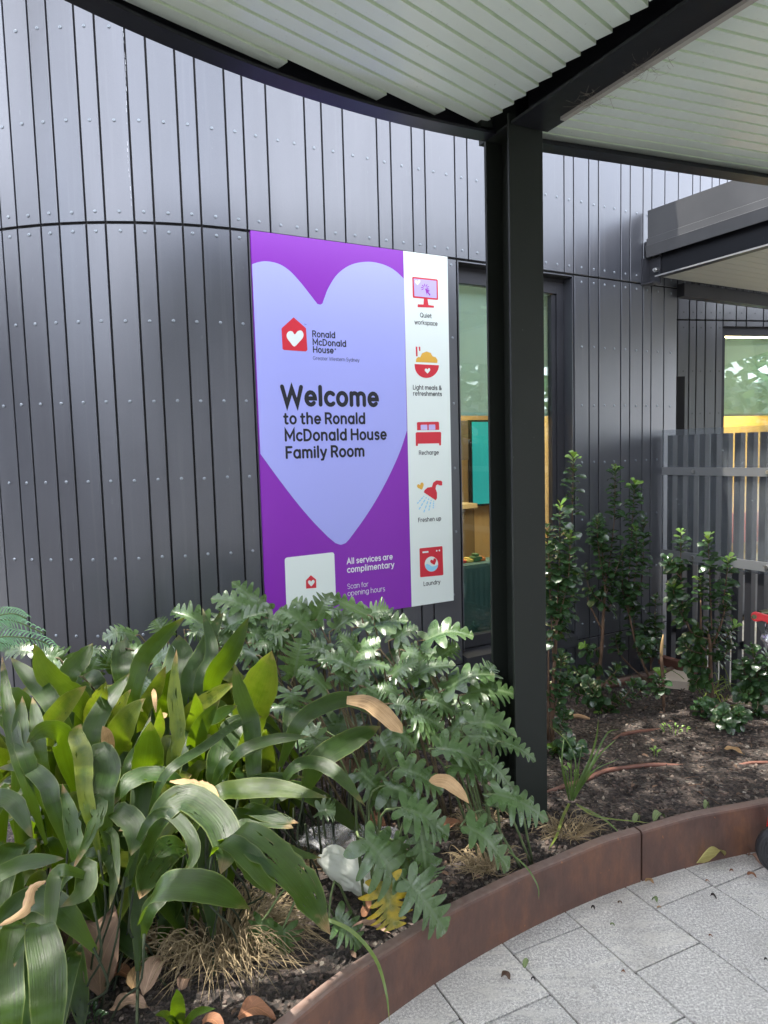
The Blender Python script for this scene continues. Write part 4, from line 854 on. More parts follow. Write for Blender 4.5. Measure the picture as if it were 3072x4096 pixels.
me = bpy.data.meshes.new('foil_bundle'); bm.to_mesh(me); bm.free(); me.materials.append(mat('silver_foil', (.75, .75, .78), .22, .8)); o = bpy.data.objects.new('foil_bundle', me); link(o)
tag(o, 'crumpled silver foil bundle hanging under the red cart handle', 'bundle')
b = MB(); A_ = ploc(3130, 2480, 2.62); B_ = np.array([pw[0] + .02, pw[1] + .15, .12]); b.tube([A_, (A_ + B_) / 2 + [.05, 0, 0], B_], .013, 8); b.tube([pw * [1, 1, 0] + [0, 0, .108], pw * [1, 1, 0] + [.42, -.12, .108]], .008, 8)
A2 = A_ + np.array([.55, .05, -.35]); b.tube([A_, A2, A2 + [.05, .02, -.6]], .013, 8); b.tube([B_, A2 + [.05, .02, -.6]], .013, 8); b.build('frame', MT['red_paint'], crt)
# ---------------------------------------------------------------- leaves
def catmull(P, n):
    P = [np.array(p, float) for p in P]
    if len(P) == 2: return [P[0] + (P[1] - P[0]) * i / n for i in range(n + 1)]
    Q = [2 * P[0] - P[1]] + P + [2 * P[-1] - P[-2]]; m = len(P) - 1; out = []
    for i in range(n + 1):
        u = min(i / n * m, m - 1e-6); k = int(u); u -= k; a, b_, c, d = Q[k:k + 4]
        out.append(.5 * ((2 * b_) + (c - a) * u + (2 * a - 5 * b_ + 4 * c - d) * u * u + (3 * b_ - a - 3 * c + d) * u ** 3))
    return out
def frame_at(path, i, nrm):
    d = path[min(i + 1, len(path) - 1)] - path[max(i - 1, 0)]; d /= np.linalg.norm(d) + 1e-9
    s = np.cross(d, nrm); L = np.linalg.norm(s)
    if L < 1e-3: s = np.cross(d, [1, .2, .1]); L = np.linalg.norm(s)
    s /= L; return d, s, np.cross(s, d)
PROF_STRAP = ([0, .08, .2, .38, .55, .70, .82, .91, .96, 1], [.22, .40, .74, .96, 1, .92, .70, .40, .20, .01])
PROF_OVATE = ([0, .05, .15, .35, .6, .8, .93, 1], [.05, .45, .82, 1, .85, .52, .2, .01])
PROF_SPOON = ([0, .1, .3, .55, .75, .9, 1], [.10, .30, .62, .98, 1, .68, .05])
PROF_GRASS = ([0, .2, .6, .9, 1], [.8, 1, .85, .4, .05])
def blade(mb, P, w, nrm, prof=PROF_STRAP, n=14, nw=6, fold=.12, wave=.05, twist=0.0, t=(.5, 0, .2, 1), curl=0.0, torn=0.0):
    path = catmull(P, n); L = sum(np.linalg.norm(path[i + 1] - path[i]) for i in range(n)); vs = []; uvs = []; ph = rng.uniform(0, 6.28); fq = rng.uniform(7, 13); N0 = np.array(nrm, float)
    for i, p in enumerate(path):
        v = i / n; d, s, N = frame_at(path, i, N0); a = twist * v
        s, N = s * math.cos(a) + N * math.sin(a), N * math.cos(a) - s * math.sin(a)
        hw = .5 * w * np.interp(v, *prof)
        for j in range(nw + 1):
            u = 2 * j / nw - 1; e = hw * u
            if torn and abs(u) == 1: e *= 1 - torn * rng.random() ** 3
            lift = fold * abs(u) ** 1.4 * hw + wave * w * math.sin(fq * v + ph + (1.7 if u > 0 else 0)) * u * u - curl * hw * u * u
            vs.append(p + s * e + N * lift); uvs.append((j / nw, v))
    k = nw + 1
    mb.add(vs, [(i * k + j, i * k + j + 1, (i + 1) * k + j + 1, (i + 1) * k + j) for i in range(n) for j in range(nw)], uvs, t)
def lobed_leaf(mb, P, width, nrm, t, nl=7, cup=.25, rows=72, droop=.12):
    path = catmull(P, 24); L = sum(np.linalg.norm(path[i + 1] - path[i]) for i in range(24)); vs = []; uvs = []; nw = 3; ph = rng.uniform(-.2, .2); N0 = np.array(nrm, float); fr = [frame_at(path, i, N0) for i in range(25)]
    def pt(v):
        x = max(0, min(1, v)) * 24; k = min(int(x), 23); f = x - k; p = path[k] * (1 - f) + path[k + 1] * f
        if v < 0: p = path[0] + fr[0][0] * v * L
        if v > 1: p = path[-1] + fr[-1][0] * (v - 1) * L
        q = fr[min(24, max(0, int(round(x))))]; return p, q
    hw = width / 2; jit = [rng.uniform(.72, 1.15) for _ in range(2 * nl + 4)]
    for i in range(rows + 1):
        v = i / rows
        env = np.interp(v, [0, .06, .2, .4, .6, .78, .9, 1], [.45, .80, 1, .98, .84, .60, .38, .03])
        for side in (-1, 1):
            x = v * nl + ph * side + .25; fr_ = x - math.floor(x); lob = (math.sin(math.pi * fr_)) ** 1.0 if 0 < fr_ < 1 else 0
            if v > .93: lob = 1
            deep = np.interp(v, [0, .15, .5, .85, 1], [.46, .30, .22, .28, .9])
            wv = env * (deep + (1 - deep) * lob) * (jit[int(x) + (nl + 2 if side > 0 else 0)] if lob > .2 else 1)
            for j in range(1, nw + 1) if side > 0 else range(nw, 0, -1):
                u = j / nw; e = wv * hw * u
                shear = np.interp(v, [0, .15, .5, 1], [-.75, .0, .75, 1.15]) * e
                p, (d, s, N) = pt(v + (shear / L) * (1 - v * .85))
                z = cup * e - (droop + .10 * lob) * (e / hw) ** 2 * hw * 1.5 + .05 * hw * (lob - .5) * u
                vs.append(p + s * side * e + N * z); uvs.append((.5 + side * .5 * u * wv, v - .12 * u))
            if side < 0:
                p, _q = pt(v); vs.append(p); uvs.append((.5, v))
    k = 2 * nw + 1
    mb.add(vs, [(i * k + j, i * k + j + 1, (i + 1) * k + j + 1, (i + 1) * k + j) for i in range(rows) for j in range(2 * nw)], uvs, t)
def Ydef(y): return float(np.interp(y, [2300, 2450, 2600, 2800, 3000, 3200, 3400, 3600, 3800, 4096], [3.0, 2.85, 2.66, 2.46, 2.28, 2.08, 1.93, 1.80, 1.70, 1.56]))
def to_cam(p): d = CAMP - p; return d / np.linalg.norm(d)
def clamp_soil(p, h=.02):
    p = np.array(p, float); z = soil_z(p[0], p[1]) + h
    if p[2] < z: p[2] = z
    return p

# ---- clumps of broad strap leaves (left foreground)
CL = [(-1.50, 2.05), (-1.12, 2.55), (-.78, 2.20), (-.52, 2.72), (-.22, 2.62), (-1.05, 1.72)]
CLL = ['leftmost clump of broad dark strap leaves, cut off by the left edge of the photo', 'tall strap leaf clump with gold green blades behind the others, nearest the rounded wall', 'strap leaf clump with pale sunlit torn blades in the middle of the left foreground',
       'strap leaf clump with one big glowing yellow green upright leaf left of the sign foot', 'strap leaf clump reaching right with a long blade ending in a tan dead tip', 'lowest strap leaf clump with big hanging blades in the bottom left corner']
clump = [dict(l=MB(), s=MB(), d=[]) for _ in CL]
def which(p): return int(np.argmin([math.hypot(p[0] - c[0], p[1] - c[1]) for c in CL]))
def P1(x, y): return x / 1.5082, 2200 + y / 1.5082
def P3(x, y): return x / 1.5082, 3000 + y / 1.5082
def C2(x, y): return 1000 + x / 1.3825, 2200 + y / 1.3825
def C4(x, y): return 1000 + x / 1.3825, 3000 + y / 1.3825
LEAN = 0.0
def strap(F, pts, w, off=0.0, up=.30, tw=0.0, yel=0.0, brn=.25, force=None, fold=.14, mat_='l', arch=0.0, tone=None, torn=0.0, prof=PROF_STRAP, sx=0.0, sc=1.508, ext=.55):
    """leaf through measured points of the photograph; off brings it nearer, up turns its face to the sky"""
    W = []
    n = len(pts)
    for i, p in enumerate(pts):
        x, y = F(*p); Y = Ydef(y) - off - arch * math.sin(math.pi * i / max(1, n - 1)) + (.10 - .34 * i / (n - 1) if up <= .2 else 0); W.append(clamp_soil(at(x, y, Y), .01))
    if mat_ == 'l' and ext:
        d0 = W[0] - W[1]; d0 /= np.linalg.norm(d0); Lw = sum(np.linalg.norm(W[i + 1] - W[i]) for i in range(n - 1)); e1_ = W[0] + (d0 * .55 + np.array([0, .35, -.75])) * min(.26, ext * Lw)
        W = [clamp_soil(e1_, .03)] + W
    mid = W[(len(W)) // 2]; wm = w / sc / FPX * mid[1] * (.96 if mat_ == 'l' else 1.0); torn = max(torn, rng.choice((0, .05, .12, .22)) if mat_ == 'l' else torn)
    N = to_cam(mid) * (1 - up) + np.array([sx, 0, 1.0]) * up; N /= np.linalg.norm(N)
    k = which(W[0]) if force is None else force; c = clump[k]
    if mat_ == 'd': c['d'].append(MB())
    blade(c['l'] if mat_ == 'l' else c['d'][-1], W, wm, N, prof, 20, 6, fold, rng.uniform(.015, .05), tw, (rng.uniform(.25, .55) if tone is None else tone, yel, brn, 1), 0, torn)
    # stalk down to the clump
    if mat_ == 'l':
        b0 = W[0]; d = W[0] - W[1]; d /= np.linalg.norm(d) + 1e-9; g0 = np.array([b0[0] * .6 + CL[k][0] * .4, b0[1] + .12 + .25 * (CL[k][1] - b0[1]), 0]); g0[2] = soil_z(g0[0], g0[1]) - .01
        hh = b0[2] - g0[2]
        if hh > .05 and rng.random() < .6: c['s'].tube(catmull([b0 + d * -.012, b0 + d * min(.05, .25 * hh) - [0, 0, .2 * hh], g0 * .6 + b0 * .4 - [0, 0, .02], g0], 10), [.0046] + [.0032] * 9 + [.0035], 5)
S = strap
S(P1, [(330, 960), (210, 800), (62, 645)], 130, .05, .55); S(P1, [(480, 920), (300, 770), (202, 562)], 160, 0, .1, yel=.15); S(P1, [(415, 755), (480, 670), (560, 560)], 140, -.08, .3)
S(P1, [(745, 760), (735, 640), (742, 500)], 140, -.15, .45); S(P1, [(795, 910), (860, 670), (985, 520), (1116, 405)], 118, .04, .15); S(P1, [(545, 1130), (640, 930), (785, 742)], 135, .10, .5)
S(P1, [(280, 1110), (390, 940), (520, 820)], 135, .08, .1, yel=.45, brn=.6); S(P1, [(550, 1010), (600, 900), (640, 795)], 115, .02, .1, yel=.7, brn=.8, torn=.4); S(P1, [(720, 1160), (765, 1040), (880, 895)], 190, .12, .1, yel=.3, brn=.5, tw=.5)
S(P1, [(120, 1290), (50, 960), (12, 640)], 95, .15, .35, brn=.8, torn=.3); S(P1, [(165, 1260), (125, 1080), (135, 880)], 115, .16, .3, brn=.6, torn=.4); S(P1, [(240, 1230), (225, 1060), (195, 885)], 95, .14, .3, brn=.5)
S(P1, [(400, 1260), (370, 1120), (270, 1095), (160, 1165)], 150, .2, .2, arch=.05); S(P1, [(515, 1480), (500, 1240), (460, 1120), (490, 1050)], 120, .24, .45, yel=.45, brn=.7, tone=.95); S(P1, [(620, 1500), (650, 1330), (600, 1215), (510, 1290)], 170, .2, .3)
S(P1, [(885, 1380), (895, 1220), (905, 1035)], 215, .12, .1); S(P1, [(1040, 1330), (1075, 1110), (1050, 850), (1065, 600)], 105, .1, .15, yel=.3, brn=.8, torn=.3); S(P1, [(990, 1370), (1230, 1190), (1420, 1060), (1582, 1005)], 75, .2, .6)
S(P1, [(1225, 1060), (1320, 1000), (1432, 938)], 100, .06, .15); S(P1, [(1535, 1390), (1515, 1050), (1450, 860), (1412, 678)], 120, .18, .1); S(P1, [(1505, 1010), (1570, 820), (1638, 608)], 255, .12, .05, yel=.35, brn=.5, tone=.62, fold=.08)
S(P1, [(1285, 780), (1390, 620), (1502, 405)], 130, .0, .1, brn=.1); S(P1, [(1050, 800), (1085, 660), (1080, 510)], 190, -.18, .6, tone=.75); S(P1, [(1140, 820), (1230, 620), (1352, 342)], 130, -.16, .55, tone=.75, brn=.5); S(P1, [(1210, 800), (1280, 620), (1222, 350)], 95, -.14, .5, tone=.75)
S(P1, [(1130, 1000), (1290, 880), (1425, 800)], 100, .06, .15, yel=.6, brn=.9); S(P1, [(1350, 1285), (1500, 1210), (1690, 1140)], 75, .2, .5); S(P1, [(1320, 1300), (1400, 1080), (1570, 1000)], 170, .05, .35)
S(P1, [(850, 1000), (930, 860), (1000, 700)], 110, -.06, .2, yel=.4, brn=.6); S(P1, [(980, 960), (1000, 840), (1060, 700)], 120, -.08, .2); S(P1, [(680, 1060), (740, 930), (790, 840)], 80, .12, .2, yel=.8, brn=.8)
S(P1, [(1180, 1240), (1210, 1080), (1330, 900)], 130, .02, .2); S(P1, [(1090, 1180), (1180, 1020), (1180, 860)], 110, .0, .2, yel=.2); S(P1, [(760, 1330), (850, 1170), (910, 1000)], 70, .1, .3); S(P1, [(930, 1180), (960, 1080), (970, 950)], 80, .06, .15, yel=.6)
S(P3, [(320, 340), (285, 210), (160, 105), (-20, 110)], 120, .12, .4); S(P3, [(1040, 178), (880, 150), (770, 205), (688, 330)], 150, .16, .65, tone=.95, brn=.7, arch=.04); S(P3, [(950, 430), (1120, 290), (1310, 420), (1370, 600), (1330, 750)], 225, .18, .55, arch=.04, brn=.5)
S(P3, [(880, 460), (1010, 380), (1140, 500), (1172, 640), (1085, 790)], 90, .2, .5); S(P3, [(690, 360), (790, 430), (820, 520), (790, 640)], 165, .16, .4); S(P3, [(520, 330), (600, 330), (560, 480), (440, 722)], 110, .2, .5, tone=.9, brn=1, torn=.5)
S(P3, [(-60, 800), (100, 700), (250, 670), (390, 655)], 120, .14, .5, tone=.7); S(P3, [(420, 730), (340, 760), (310, 950), (302, 1250)], 100, .22, .5); S(P3, [(430, 735), (520, 720), (500, 860), (360, 950)], 150, .18, .5)
S(P3, [(950, 850), (1100, 820), (1300, 850), (1512, 962)], 250, .24, .6, arch=.03); S(P3, [(1030, 590), (920, 720), (840, 900)], 210, .06, .3, brn=1, tone=.35); S(P3, [(1400, 500), (1490, 640), (1560, 760), (1645, 875)], 180, .2, .6, tone=.6)
S(P3, [(1290, 290), (1450, 245), (1690, 235), (1990, 290)], 160, .16, .6, yel=.12, tone=.75); S(P3, [(1400, 410), (1520, 420), (1650, 425), (1770, 470)], 150, .1, .55, brn=.6)
S(P3, [(90, 1060), (50, 1300), (60, 1600), (30, 2050)], 190, .22, .35, tone=.3, ext=.2); S(P3, [(240, 1070), (285, 1300), (290, 1600), (262, 2050)], 235, .26, .35, tone=.3, ext=.2); S(P3, [(250, 1090), (180, 1120), (110, 1220), (85, 1310)], 70, .24, .6, tone=.95, brn=.9, torn=.4)
S(P3, [(-40, 290), (90, 330), (200, 540)], 130, .05, .4); S(P3, [(470, 620), (430, 420), (375, 200)], 110, .16, .45, tone=.9, brn=.8, torn=.3); S(P3, [(640, 480), (690, 520), (705, 660), (716, 812)], 50, .14, .5); S(P3, [(540, 620), (640, 640), (690, 760), (660, 960)], 80, .06, .4, tone=.3)
S(P3, [(400, 1000), (240, 900), (80, 960), (-60, 1120)], 190, .06, .45, tone=.3); S(P3, [(900, 970), (980, 860), (1000, 700)], 110, .05, .3, tone=.3)
S(C2, [(270, 960), (420, 860), (560, 832), (700, 930)], 120, .16, .5, force=4, sc=1.3825); S(C2, [(380, 1170), (550, 1060), (720, 975)], 150, .1, .35, force=4, sc=1.3825, tone=.4); S(C2, [(-60, 1120), (130, 1050), (330, 1030)], 80, .24, .5, sc=1.3825)
S(C2, [(235, 880), (225, 980), (240, 1100)], 100, .05, .3, force=4, sc=1.3825, tone=.35); S(C4, [(230, 110), (360, 75), (500, 150), (640, 315)], 100, .14, .55, sc=1.3825, force=4); S(C4, [(0, 180), (150, 150), (300, 150)], 70, .1, .5, sc=1.3825, force=3)
S(C4, [(-80, 460), (130, 590), (300, 780), (445, 1022)], 245, .26, .62, tone=.62, sc=1.3825, force=3, brn=.8, arch=.05); S(C4, [(-140, 510), (-20, 580), (70, 690), (140, 815)], 150, .30, .62, tone=.6, sc=1.3825, force=3)
S(C4, [(160, 520), (270, 575), (395, 597)], 60, .16, .5, sc=1.3825, force=3, brn=.6); S(C4, [(-20, 330), (120, 370), (270, 405)], 100, .1, .55, sc=1.3825, force=3, brn=1)
# tan dead ends and dead blades (parts of their clumps)
S(C2, [(535, 825), (640, 830), (720, 880), (800, 960), (842, 1012)], 110, .22, .55, force=4, mat_='d', sc=1.3825, prof=([0, .2, .5, .8, 1], [.5, .9, 1, .7, .1]), fold=-.3)
S(P3, [(1025, 190), (1150, 200), (1250, 230), (1322, 282)], 75, .2, .55, force=2, mat_='d', torn=.5); S(P3, [(275, 790), (200, 830), (150, 960), (-20, 1070)], 75, .24, .4, force=5, mat_='d', fold=-.5, torn=.5)
S(C4, [(990, 170), (1080, 175), (1150, 230), (1212, 295)], 95, .16, .5, force=4, mat_='d', sc=1.3825, prof=PROF_OVATE); S(P1, [(655, 1260), (650, 1160), (620, 1060)], 80, .06, .2, force=2, mat_='d')
S(P3, [(545, 290), (575, 240), (560, 200)], 50, .2, .4, force=2, mat_='d'); S(P1, [(940, 980), (930, 880), (925, 835)], 30, .05, .3, force=1, mat_='d'); S(P1, [(960, 1010), (985, 1000), (1010, 990)], 40, .14, .4, force=2, mat_='d')
# darker inner blades filling the clumps
for _ in range(380):
    x = rng.uniform(-120, 1050); y = rng.uniform(2680, 3900)
    if x > 700 and y > 3400: continue
    if x > 330 and y > 3560: continue
    tip = at(x, y, Ydef(y) + rng.uniform(.06, .40))
    if tip[0] * WN[0] + tip[1] * WN[1] > WD - .30 or math.hypot(tip[0] - KC[0], tip[1] - KC[1]) < KR + .20: continue
    k = which(tip); g0 = np.array([CL[k][0] + rng.gauss(0, .13), CL[k][1] + rng.gauss(0, .13), 0]); g0[2] = soil_z(g0[0], g0[1]); tip = clamp_soil(tip, .05)
    L = np.linalg.norm(tip - g0); m1 = g0 * .62 + tip * .38 + [0, 0, .16 * L]; m2 = g0 * .25 + tip * .75 + [0, 0, .20 * L]; s0 = g0 * .85 + tip * .15 + [0, 0, .07 * L]
    N = to_cam(m2) * .55 + np.array([rng.gauss(0, .25), 0, .5])
    blade(clump[k]['l'], [s0, m1, m2, tip], rng.uniform(.045, .085), N, PROF_STRAP, 12, 4, .18, .04, rng.uniform(-.7, .7), (rng.uniform(.1, .5), rng.choice((0, 0, 0, .35)), rng.choice((.1, .2, .8)), 1))
    clump[k]['s'].tube([s0, g0], .0045, 4, False)
for i, c in enumerate(clump):
    x, y = CL[i]; e = empty('strap_leaf_plant', (x, y, soil_z(x, y)), CLL[i], 'plant', 'strap leaf clumps in the left foreground')
    for _ in range(14):
        a = rng.uniform(0, 6.28); r_ = rng.uniform(.03, .16); g0 = np.array([x + math.cos(a) * r_, y + math.sin(a) * r_, 0]); g0[2] = soil_z(g0[0], g0[1]) - .01; c['s'].tube([g0, g0 + [math.cos(a) * .03, math.sin(a) * .03, rng.uniform(.15, .38)]], .0045, 5)
    c['l'].build('leaves', MT['strap'], e, smooth=True)
    if c['s'].v: c['s'].build('stalks', MT['stalk_dark'], e, smooth=True)
    for m_ in c['d']: o = m_.build('dead_leaf', MT['dead_strap'], e, smooth=True); o['label'] = 'dry tan dead blade'

# ---- lobed leaf plants (centre, in front of the sign)
XC = [(-.98, 3.02), (-.62, 3.05), (-.22, 3.02), (.05, 2.86), (.33, 2.92), (.52, 3.10), (.10, 2.50), (.42, 2.58), (-.10, 2.28), (.60, 2.60)]
XL = ['lobed leaf plant far left by the rounded wall, beside the feathery palm', 'lobed leaf plant with one droopy pale leaf above the strap leaves, left of the sign', 'lobed leaf plant whose tall curled leaf crosses the lower left corner of the sign',
      'lobed leaf plant covering the blank white card at the foot of the sign', 'lobed leaf plant with a fan of leaves right under the white icon strip', 'lobed leaf plant closest to the window sill, left of the dark post', 'lobed leaf plant with leaves over the tan dead blade in the centre',
      'lobed leaf plant spreading grey green leaves towards the base of the dark post', 'low lobed leaf plant with a yellow leaf beside the white bag, over the edging', 'small lobed leaf plant resting against the foot of the dark post']
xan = [dict(l=MB(), s=MB(), y=MB()) for _ in XC]
def whichx(p): return int(np.argmin([math.hypot(p[0] - c[0], p[1] - c[1]) for c in XC]))
def lobe(F, b0, b1, wr=.72, off=0.0, up=.70, bend=.12, sx=0.0, yel=0.0, brn=.15, key='l', force=None, tone=None, dY=0.0, stalk=True):
    x0, y0 = F(*b0); x1, y1 = F(*b1); yy = (y0 + y1) / 2
    Y = float(np.interp(yy, [2350, 2500, 2700, 2900, 3100, 3300, 3500, 3700, 3850], [3.05, 2.98, 2.84, 2.72, 2.52, 2.36, 2.22, 2.12, 2.05])) - off
    A = clamp_soil(at(x0, y0, Y + dY), .03); B = at(x1, y1, Y - dY); B = clamp_soil(A + (B - A) * 1.03, .015); L = np.linalg.norm(B - A); mid = (A + B) / 2
    N = to_cam(mid) * (1 - up) + np.array([sx, 0, 1.0]) * up; N /= np.linalg.norm(N); mid = mid + N * L * bend
    k = whichx(A) if force is None else force
    lobed_leaf(xan[k][key], [A, mid, B], max(L, .13) * min(1.05, wr * 1.45), N, (rng.uniform(.2, .85) if tone is None else tone, yel, brn, 1), nl=rng.choice((5, 6, 6, 7)), cup=rng.uniform(.0, .5), droop=rng.uniform(.05, .35))
    if stalk:
        c = XC[k]; g0 = np.array([A[0] * .35 + c[0] * .65, A[1] * .35 + c[1] * .65, 0]); g0[2] = soil_z(g0[0], g0[1]); d = (A - B) / (L + 1e-9)
        m_ = (A * .55 + g0 * .45) + np.array([0, 0, .10]) + d * .04
        xan[k]['s'].tube(catmull([A + (B - A) * .02, A + d * .03 - [0, 0, .02], m_, g0], 8), [.0028, .003, .0034, .0036, .0038, .004, .0043, .0046, .005], 6)
def Q3(x, y): return 600 + x / 2.765, 2300 + y / 2.765
def Q2(x, y): return x / 2.765, 2400 + y / 2.765
def Q5(x, y): return 1200 + x / 2.37, 2400 + y / 2.37
X_ = lobe
X_(Q3, (1285, 395), (915, 85), .42, -.02, .15, .10, sx=.5, force=2); X_(Q3, (1215, 412), (690, 265), .5, 0, .45, .12, force=2); X_(Q3, (655, 585), (250, 408), .6, -.02, .5, .1, force=1); X_(Q3, (815, 592), (1290, 420), .55, .02, .55, .08, force=1)
X_(Q3, (880, 722), (770, 640), .8, .02, .4, force=2); X_(Q3, (170, 665), (60, 495), .9, -.05, .3, force=1); X_(Q2, (1505, 398), (1145, 440), .8, .04, .5, .28, force=1, dY=.04); X_(Q2, (690, 765), (590, 535), .95, -.05, .25, force=0)
X_(Q2, (885, 845), (490, 790), .6, .12, .55, .15, force=0); X_(Q2, (350, 560), (60, 600), .6, .0, .55, force=0); X_(Q2, (620, 640), (420, 620), .7, .0, .5, force=0); X_(Q2, (1160, 760), (1240, 560), .7, -.03, .35, force=1); X_(Q2, (1560, 560), (1230, 520), .5, -.06, .5, force=1)
X_(Q2, (1480, 560), (1640, 640), .7, .08, .5, force=1); X_(Q2, (1500, 1100), (1660, 880), .7, .14, .5, force=1); X_(Q2, (980, 870), (1080, 640), .7, -.03, .4, force=1); X_(Q2, (800, 660), (1180, 560), .5, -.06, .5, force=0)
X_(Q3, (1180, 890), (845, 870), .8, .1, .6, .2, force=2); X_(Q3, (1290, 640), (1000, 520), .6, -.02, .6, force=2); X_(Q3, (1190, 600), (1440, 590), .7, .0, .6, force=2); X_(Q3, (1300, 480), (1590, 600), .7, .02, .5, force=2); X_(Q3, (1500, 740), (1300, 620), .8, .04, .5, force=2); X_(Q3, (450, 620), (590, 660), .9, -.08, .6, force=1)
X_(Q3, (1160, 760), (1440, 800), .6, .05, .6, force=2); X_(Q3, (30, 980), (270, 820), .7, .05, .5, force=1); X_(Q3, (1100, 640), (1250, 700), .8, .03, .55, force=2)
X_(C2, (365, 385), (235, 285), .85, .0, .5, force=3); X_(C2, (330, 445), (165, 330), .8, .05, .5, force=3); X_(C2, (370, 385), (440, 255), .8, .03, .35, force=3); X_(C2, (652, 362), (425, 250), .38, .02, .3, .03, force=3); X_(C2, (655, 355), (765, 330), .7, -.03, .4, force=4)
X_(C2, (600, 430), (868, 395), .62, -.04, .65, .06, force=4); X_(C2, (800, 492), (925, 430), .9, .0, .6, force=4); X_(C2, (965, 500), (1228, 478), .62, .0, .62, .18, force=5); X_(C2, (590, 560), (490, 470), .8, .04, .5, force=3); X_(C2, (590, 555), (720, 500), .7, .0, .5, force=4)
X_(C2, (585, 662), (380, 610), .62, .1, .6, .16, force=3); X_(C2, (425, 775), (270, 665), .85, .14, .6, .18, force=3); X_(C2, (245, 700), (285, 490), .95, .10, .25, .05, force=3, tone=.75); X_(C2, (575, 640), (770, 650), .55, .08, .65, force=4); X_(C2, (785, 695), (925, 620), .8, .06, .6, force=4)
X_(C2, (865, 715), (1130, 640), .5, .04, .65, force=5); X_(C2, (1075, 772), (1345, 690), .6, .06, .6, .16, force=5); X_(C2, (1040, 600), (1155, 535), .8, -.04, .5, force=5); X_(C2, (1190, 795), (1460, 800), .62, .04, .6, .15, force=5); X_(C2, (790, 850), (930, 900), .7, .12, .6, force=4)
X_(C2, (880, 900), (1065, 990), .75, .1, .6, force=6); X_(C2, (1205, 955), (1170, 860), .8, .02, .5, force=7); X_(C2, (1210, 960), (1468, 1035), .6, .1, .65, .18, force=7, tone=.8); X_(C2, (1200, 1030), (1450, 1090), .62, .14, .6, .12, force=7); X_(C2, (1030, 1095), (1310, 1195), .6, .18, .65, .12, force=7, tone=.85, brn=.5)
X_(C2, (1120, 1190), (1345, 1265), .55, .14, .6, force=7); X_(C2, (1300, 1160), (1450, 1320), .45, .16, .5, force=7); X_(C2, (1400, 1060), (1575, 1165), .4, .2, .5, force=7); X_(C2, (830, 1205), (1060, 1335), .68, .16, .6, force=8); X_(C2, (610, 1225), (775, 1435), .62, .16, .55, force=8)
X_(C2, (750, 1305), (980, 1420), .62, .18, .6, force=8); X_(C2, (840, 1425), (1090, 1580), .66, .22, .6, .15, force=8, tone=.85); X_(C2, (1355, 1345), (1640, 1490), .5, .14, .55, .12, force=9); X_(C2, (1380, 1360), (1370, 1420), 1.4, .12, .5, force=9, tone=.3); X_(C2, (380, 995), (250, 1075), .7, .16, .55, force=6); X_(C2, (350, 1040), (370, 1135), .8, .16, .5, force=6)
X_(C2, (715, 1035), (790, 1205), .7, .12, .5, force=6); X_(C2, (225, 780), (240, 900), .9, .12, .5, .2, force=3); X_(C2, (120, 870), (290, 895), .4, .14, .5, force=3); X_(C2, (800, 1000), (915, 1095), .75, .12, .55, force=6); X_(C2, (905, 975), (1045, 1045), .7, .1, .6, force=6); X_(C2, (600, 690), (650, 830), .6, .06, .2, force=3)
X_(C2, (860, 560), (980, 620), .7, .02, .6, force=4); X_(C2, (700, 560), (560, 620), .6, .02, .6, force=4); X_(C2, (920, 560), (800, 540), .6, -.02, .6, force=4); X_(C2, (1000, 700), (940, 620), .8, .02, .5, force=5); X_(C2, (820, 800), (700, 760), .7, .08, .5, force=4); X_(C2, (980, 830), (1130, 900), .7, .05, .6, force=5)
X_(C2, (1100, 860), (960, 800), .6, .0, .55, force=5); X_(C2, (640, 760), (760, 860), .6, .08, .5, force=4); X_(C2, (1270, 900), (1400, 960), .7, .04, .6, force=7); X_(C2, (1290, 720), (1350, 640), .8, .0, .5, force=5); X_(C2, (100, 420), (-60, 440), .7, .0, .6, force=2); X_(C2, (190, 450), (60, 520), .7, .04, .6, force=2); X_(C2, (470, 440), (590, 360), .8, -.02, .5, force=3)
X_(C2, (440, 560), (320, 540), .7, .04, .5, force=3); X_(C2, (180, 400), (290, 380), .8, .0, .55, force=3); X_(C2, (470, 690), (560, 740), .7, .06, .55, force=3); X_(C2, (1110, 1010), (1230, 900), .6, .05, .55, force=7); X_(C2, (1330, 830), (1250, 780), .7, .0, .55, force=5)
X_(C4, (635, 490), (845, 750), .82, .2, .55, .1, force=8, tone=.7); X_(C4, (790, 500), (880, 670), .7, .12, .5, force=8, tone=.4); X_(C4, (940, 430), (975, 685), .62, .16, .5, force=8, tone=.5); X_(C4, (1200, 420), (1425, 655), .52, .14, .6, .18, force=9, tone=.75)
X_(C4, (745, 728), (800, 978), .92, .12, .4, .06, yel=1.0, key='y', force=8, tone=.7); X_(C4, (870, 715), (1075, 1000), .6, .10, .5, .08, force=8); X_(C4, (470, 925), (610, 1175), .62, .04, .5, force=8, tone=.35); X_(C4, (190, 985), (200, 1290), .62, .02, .45, force=8, tone=.35); X_(C4, (70, 940), (25, 1170), .6, .02, .45, force=8, tone=.3)
X_(C4, (960, 650), (1000, 720), .9, .08, .5, force=8, tone=.35); X_(C4, (380, 340), (470, 340), .6, .02, .5, force=8, tone=.3, stalk=False); X_(C4, (1180, 60), (1330, 150), .7, .1, .6, force=7)
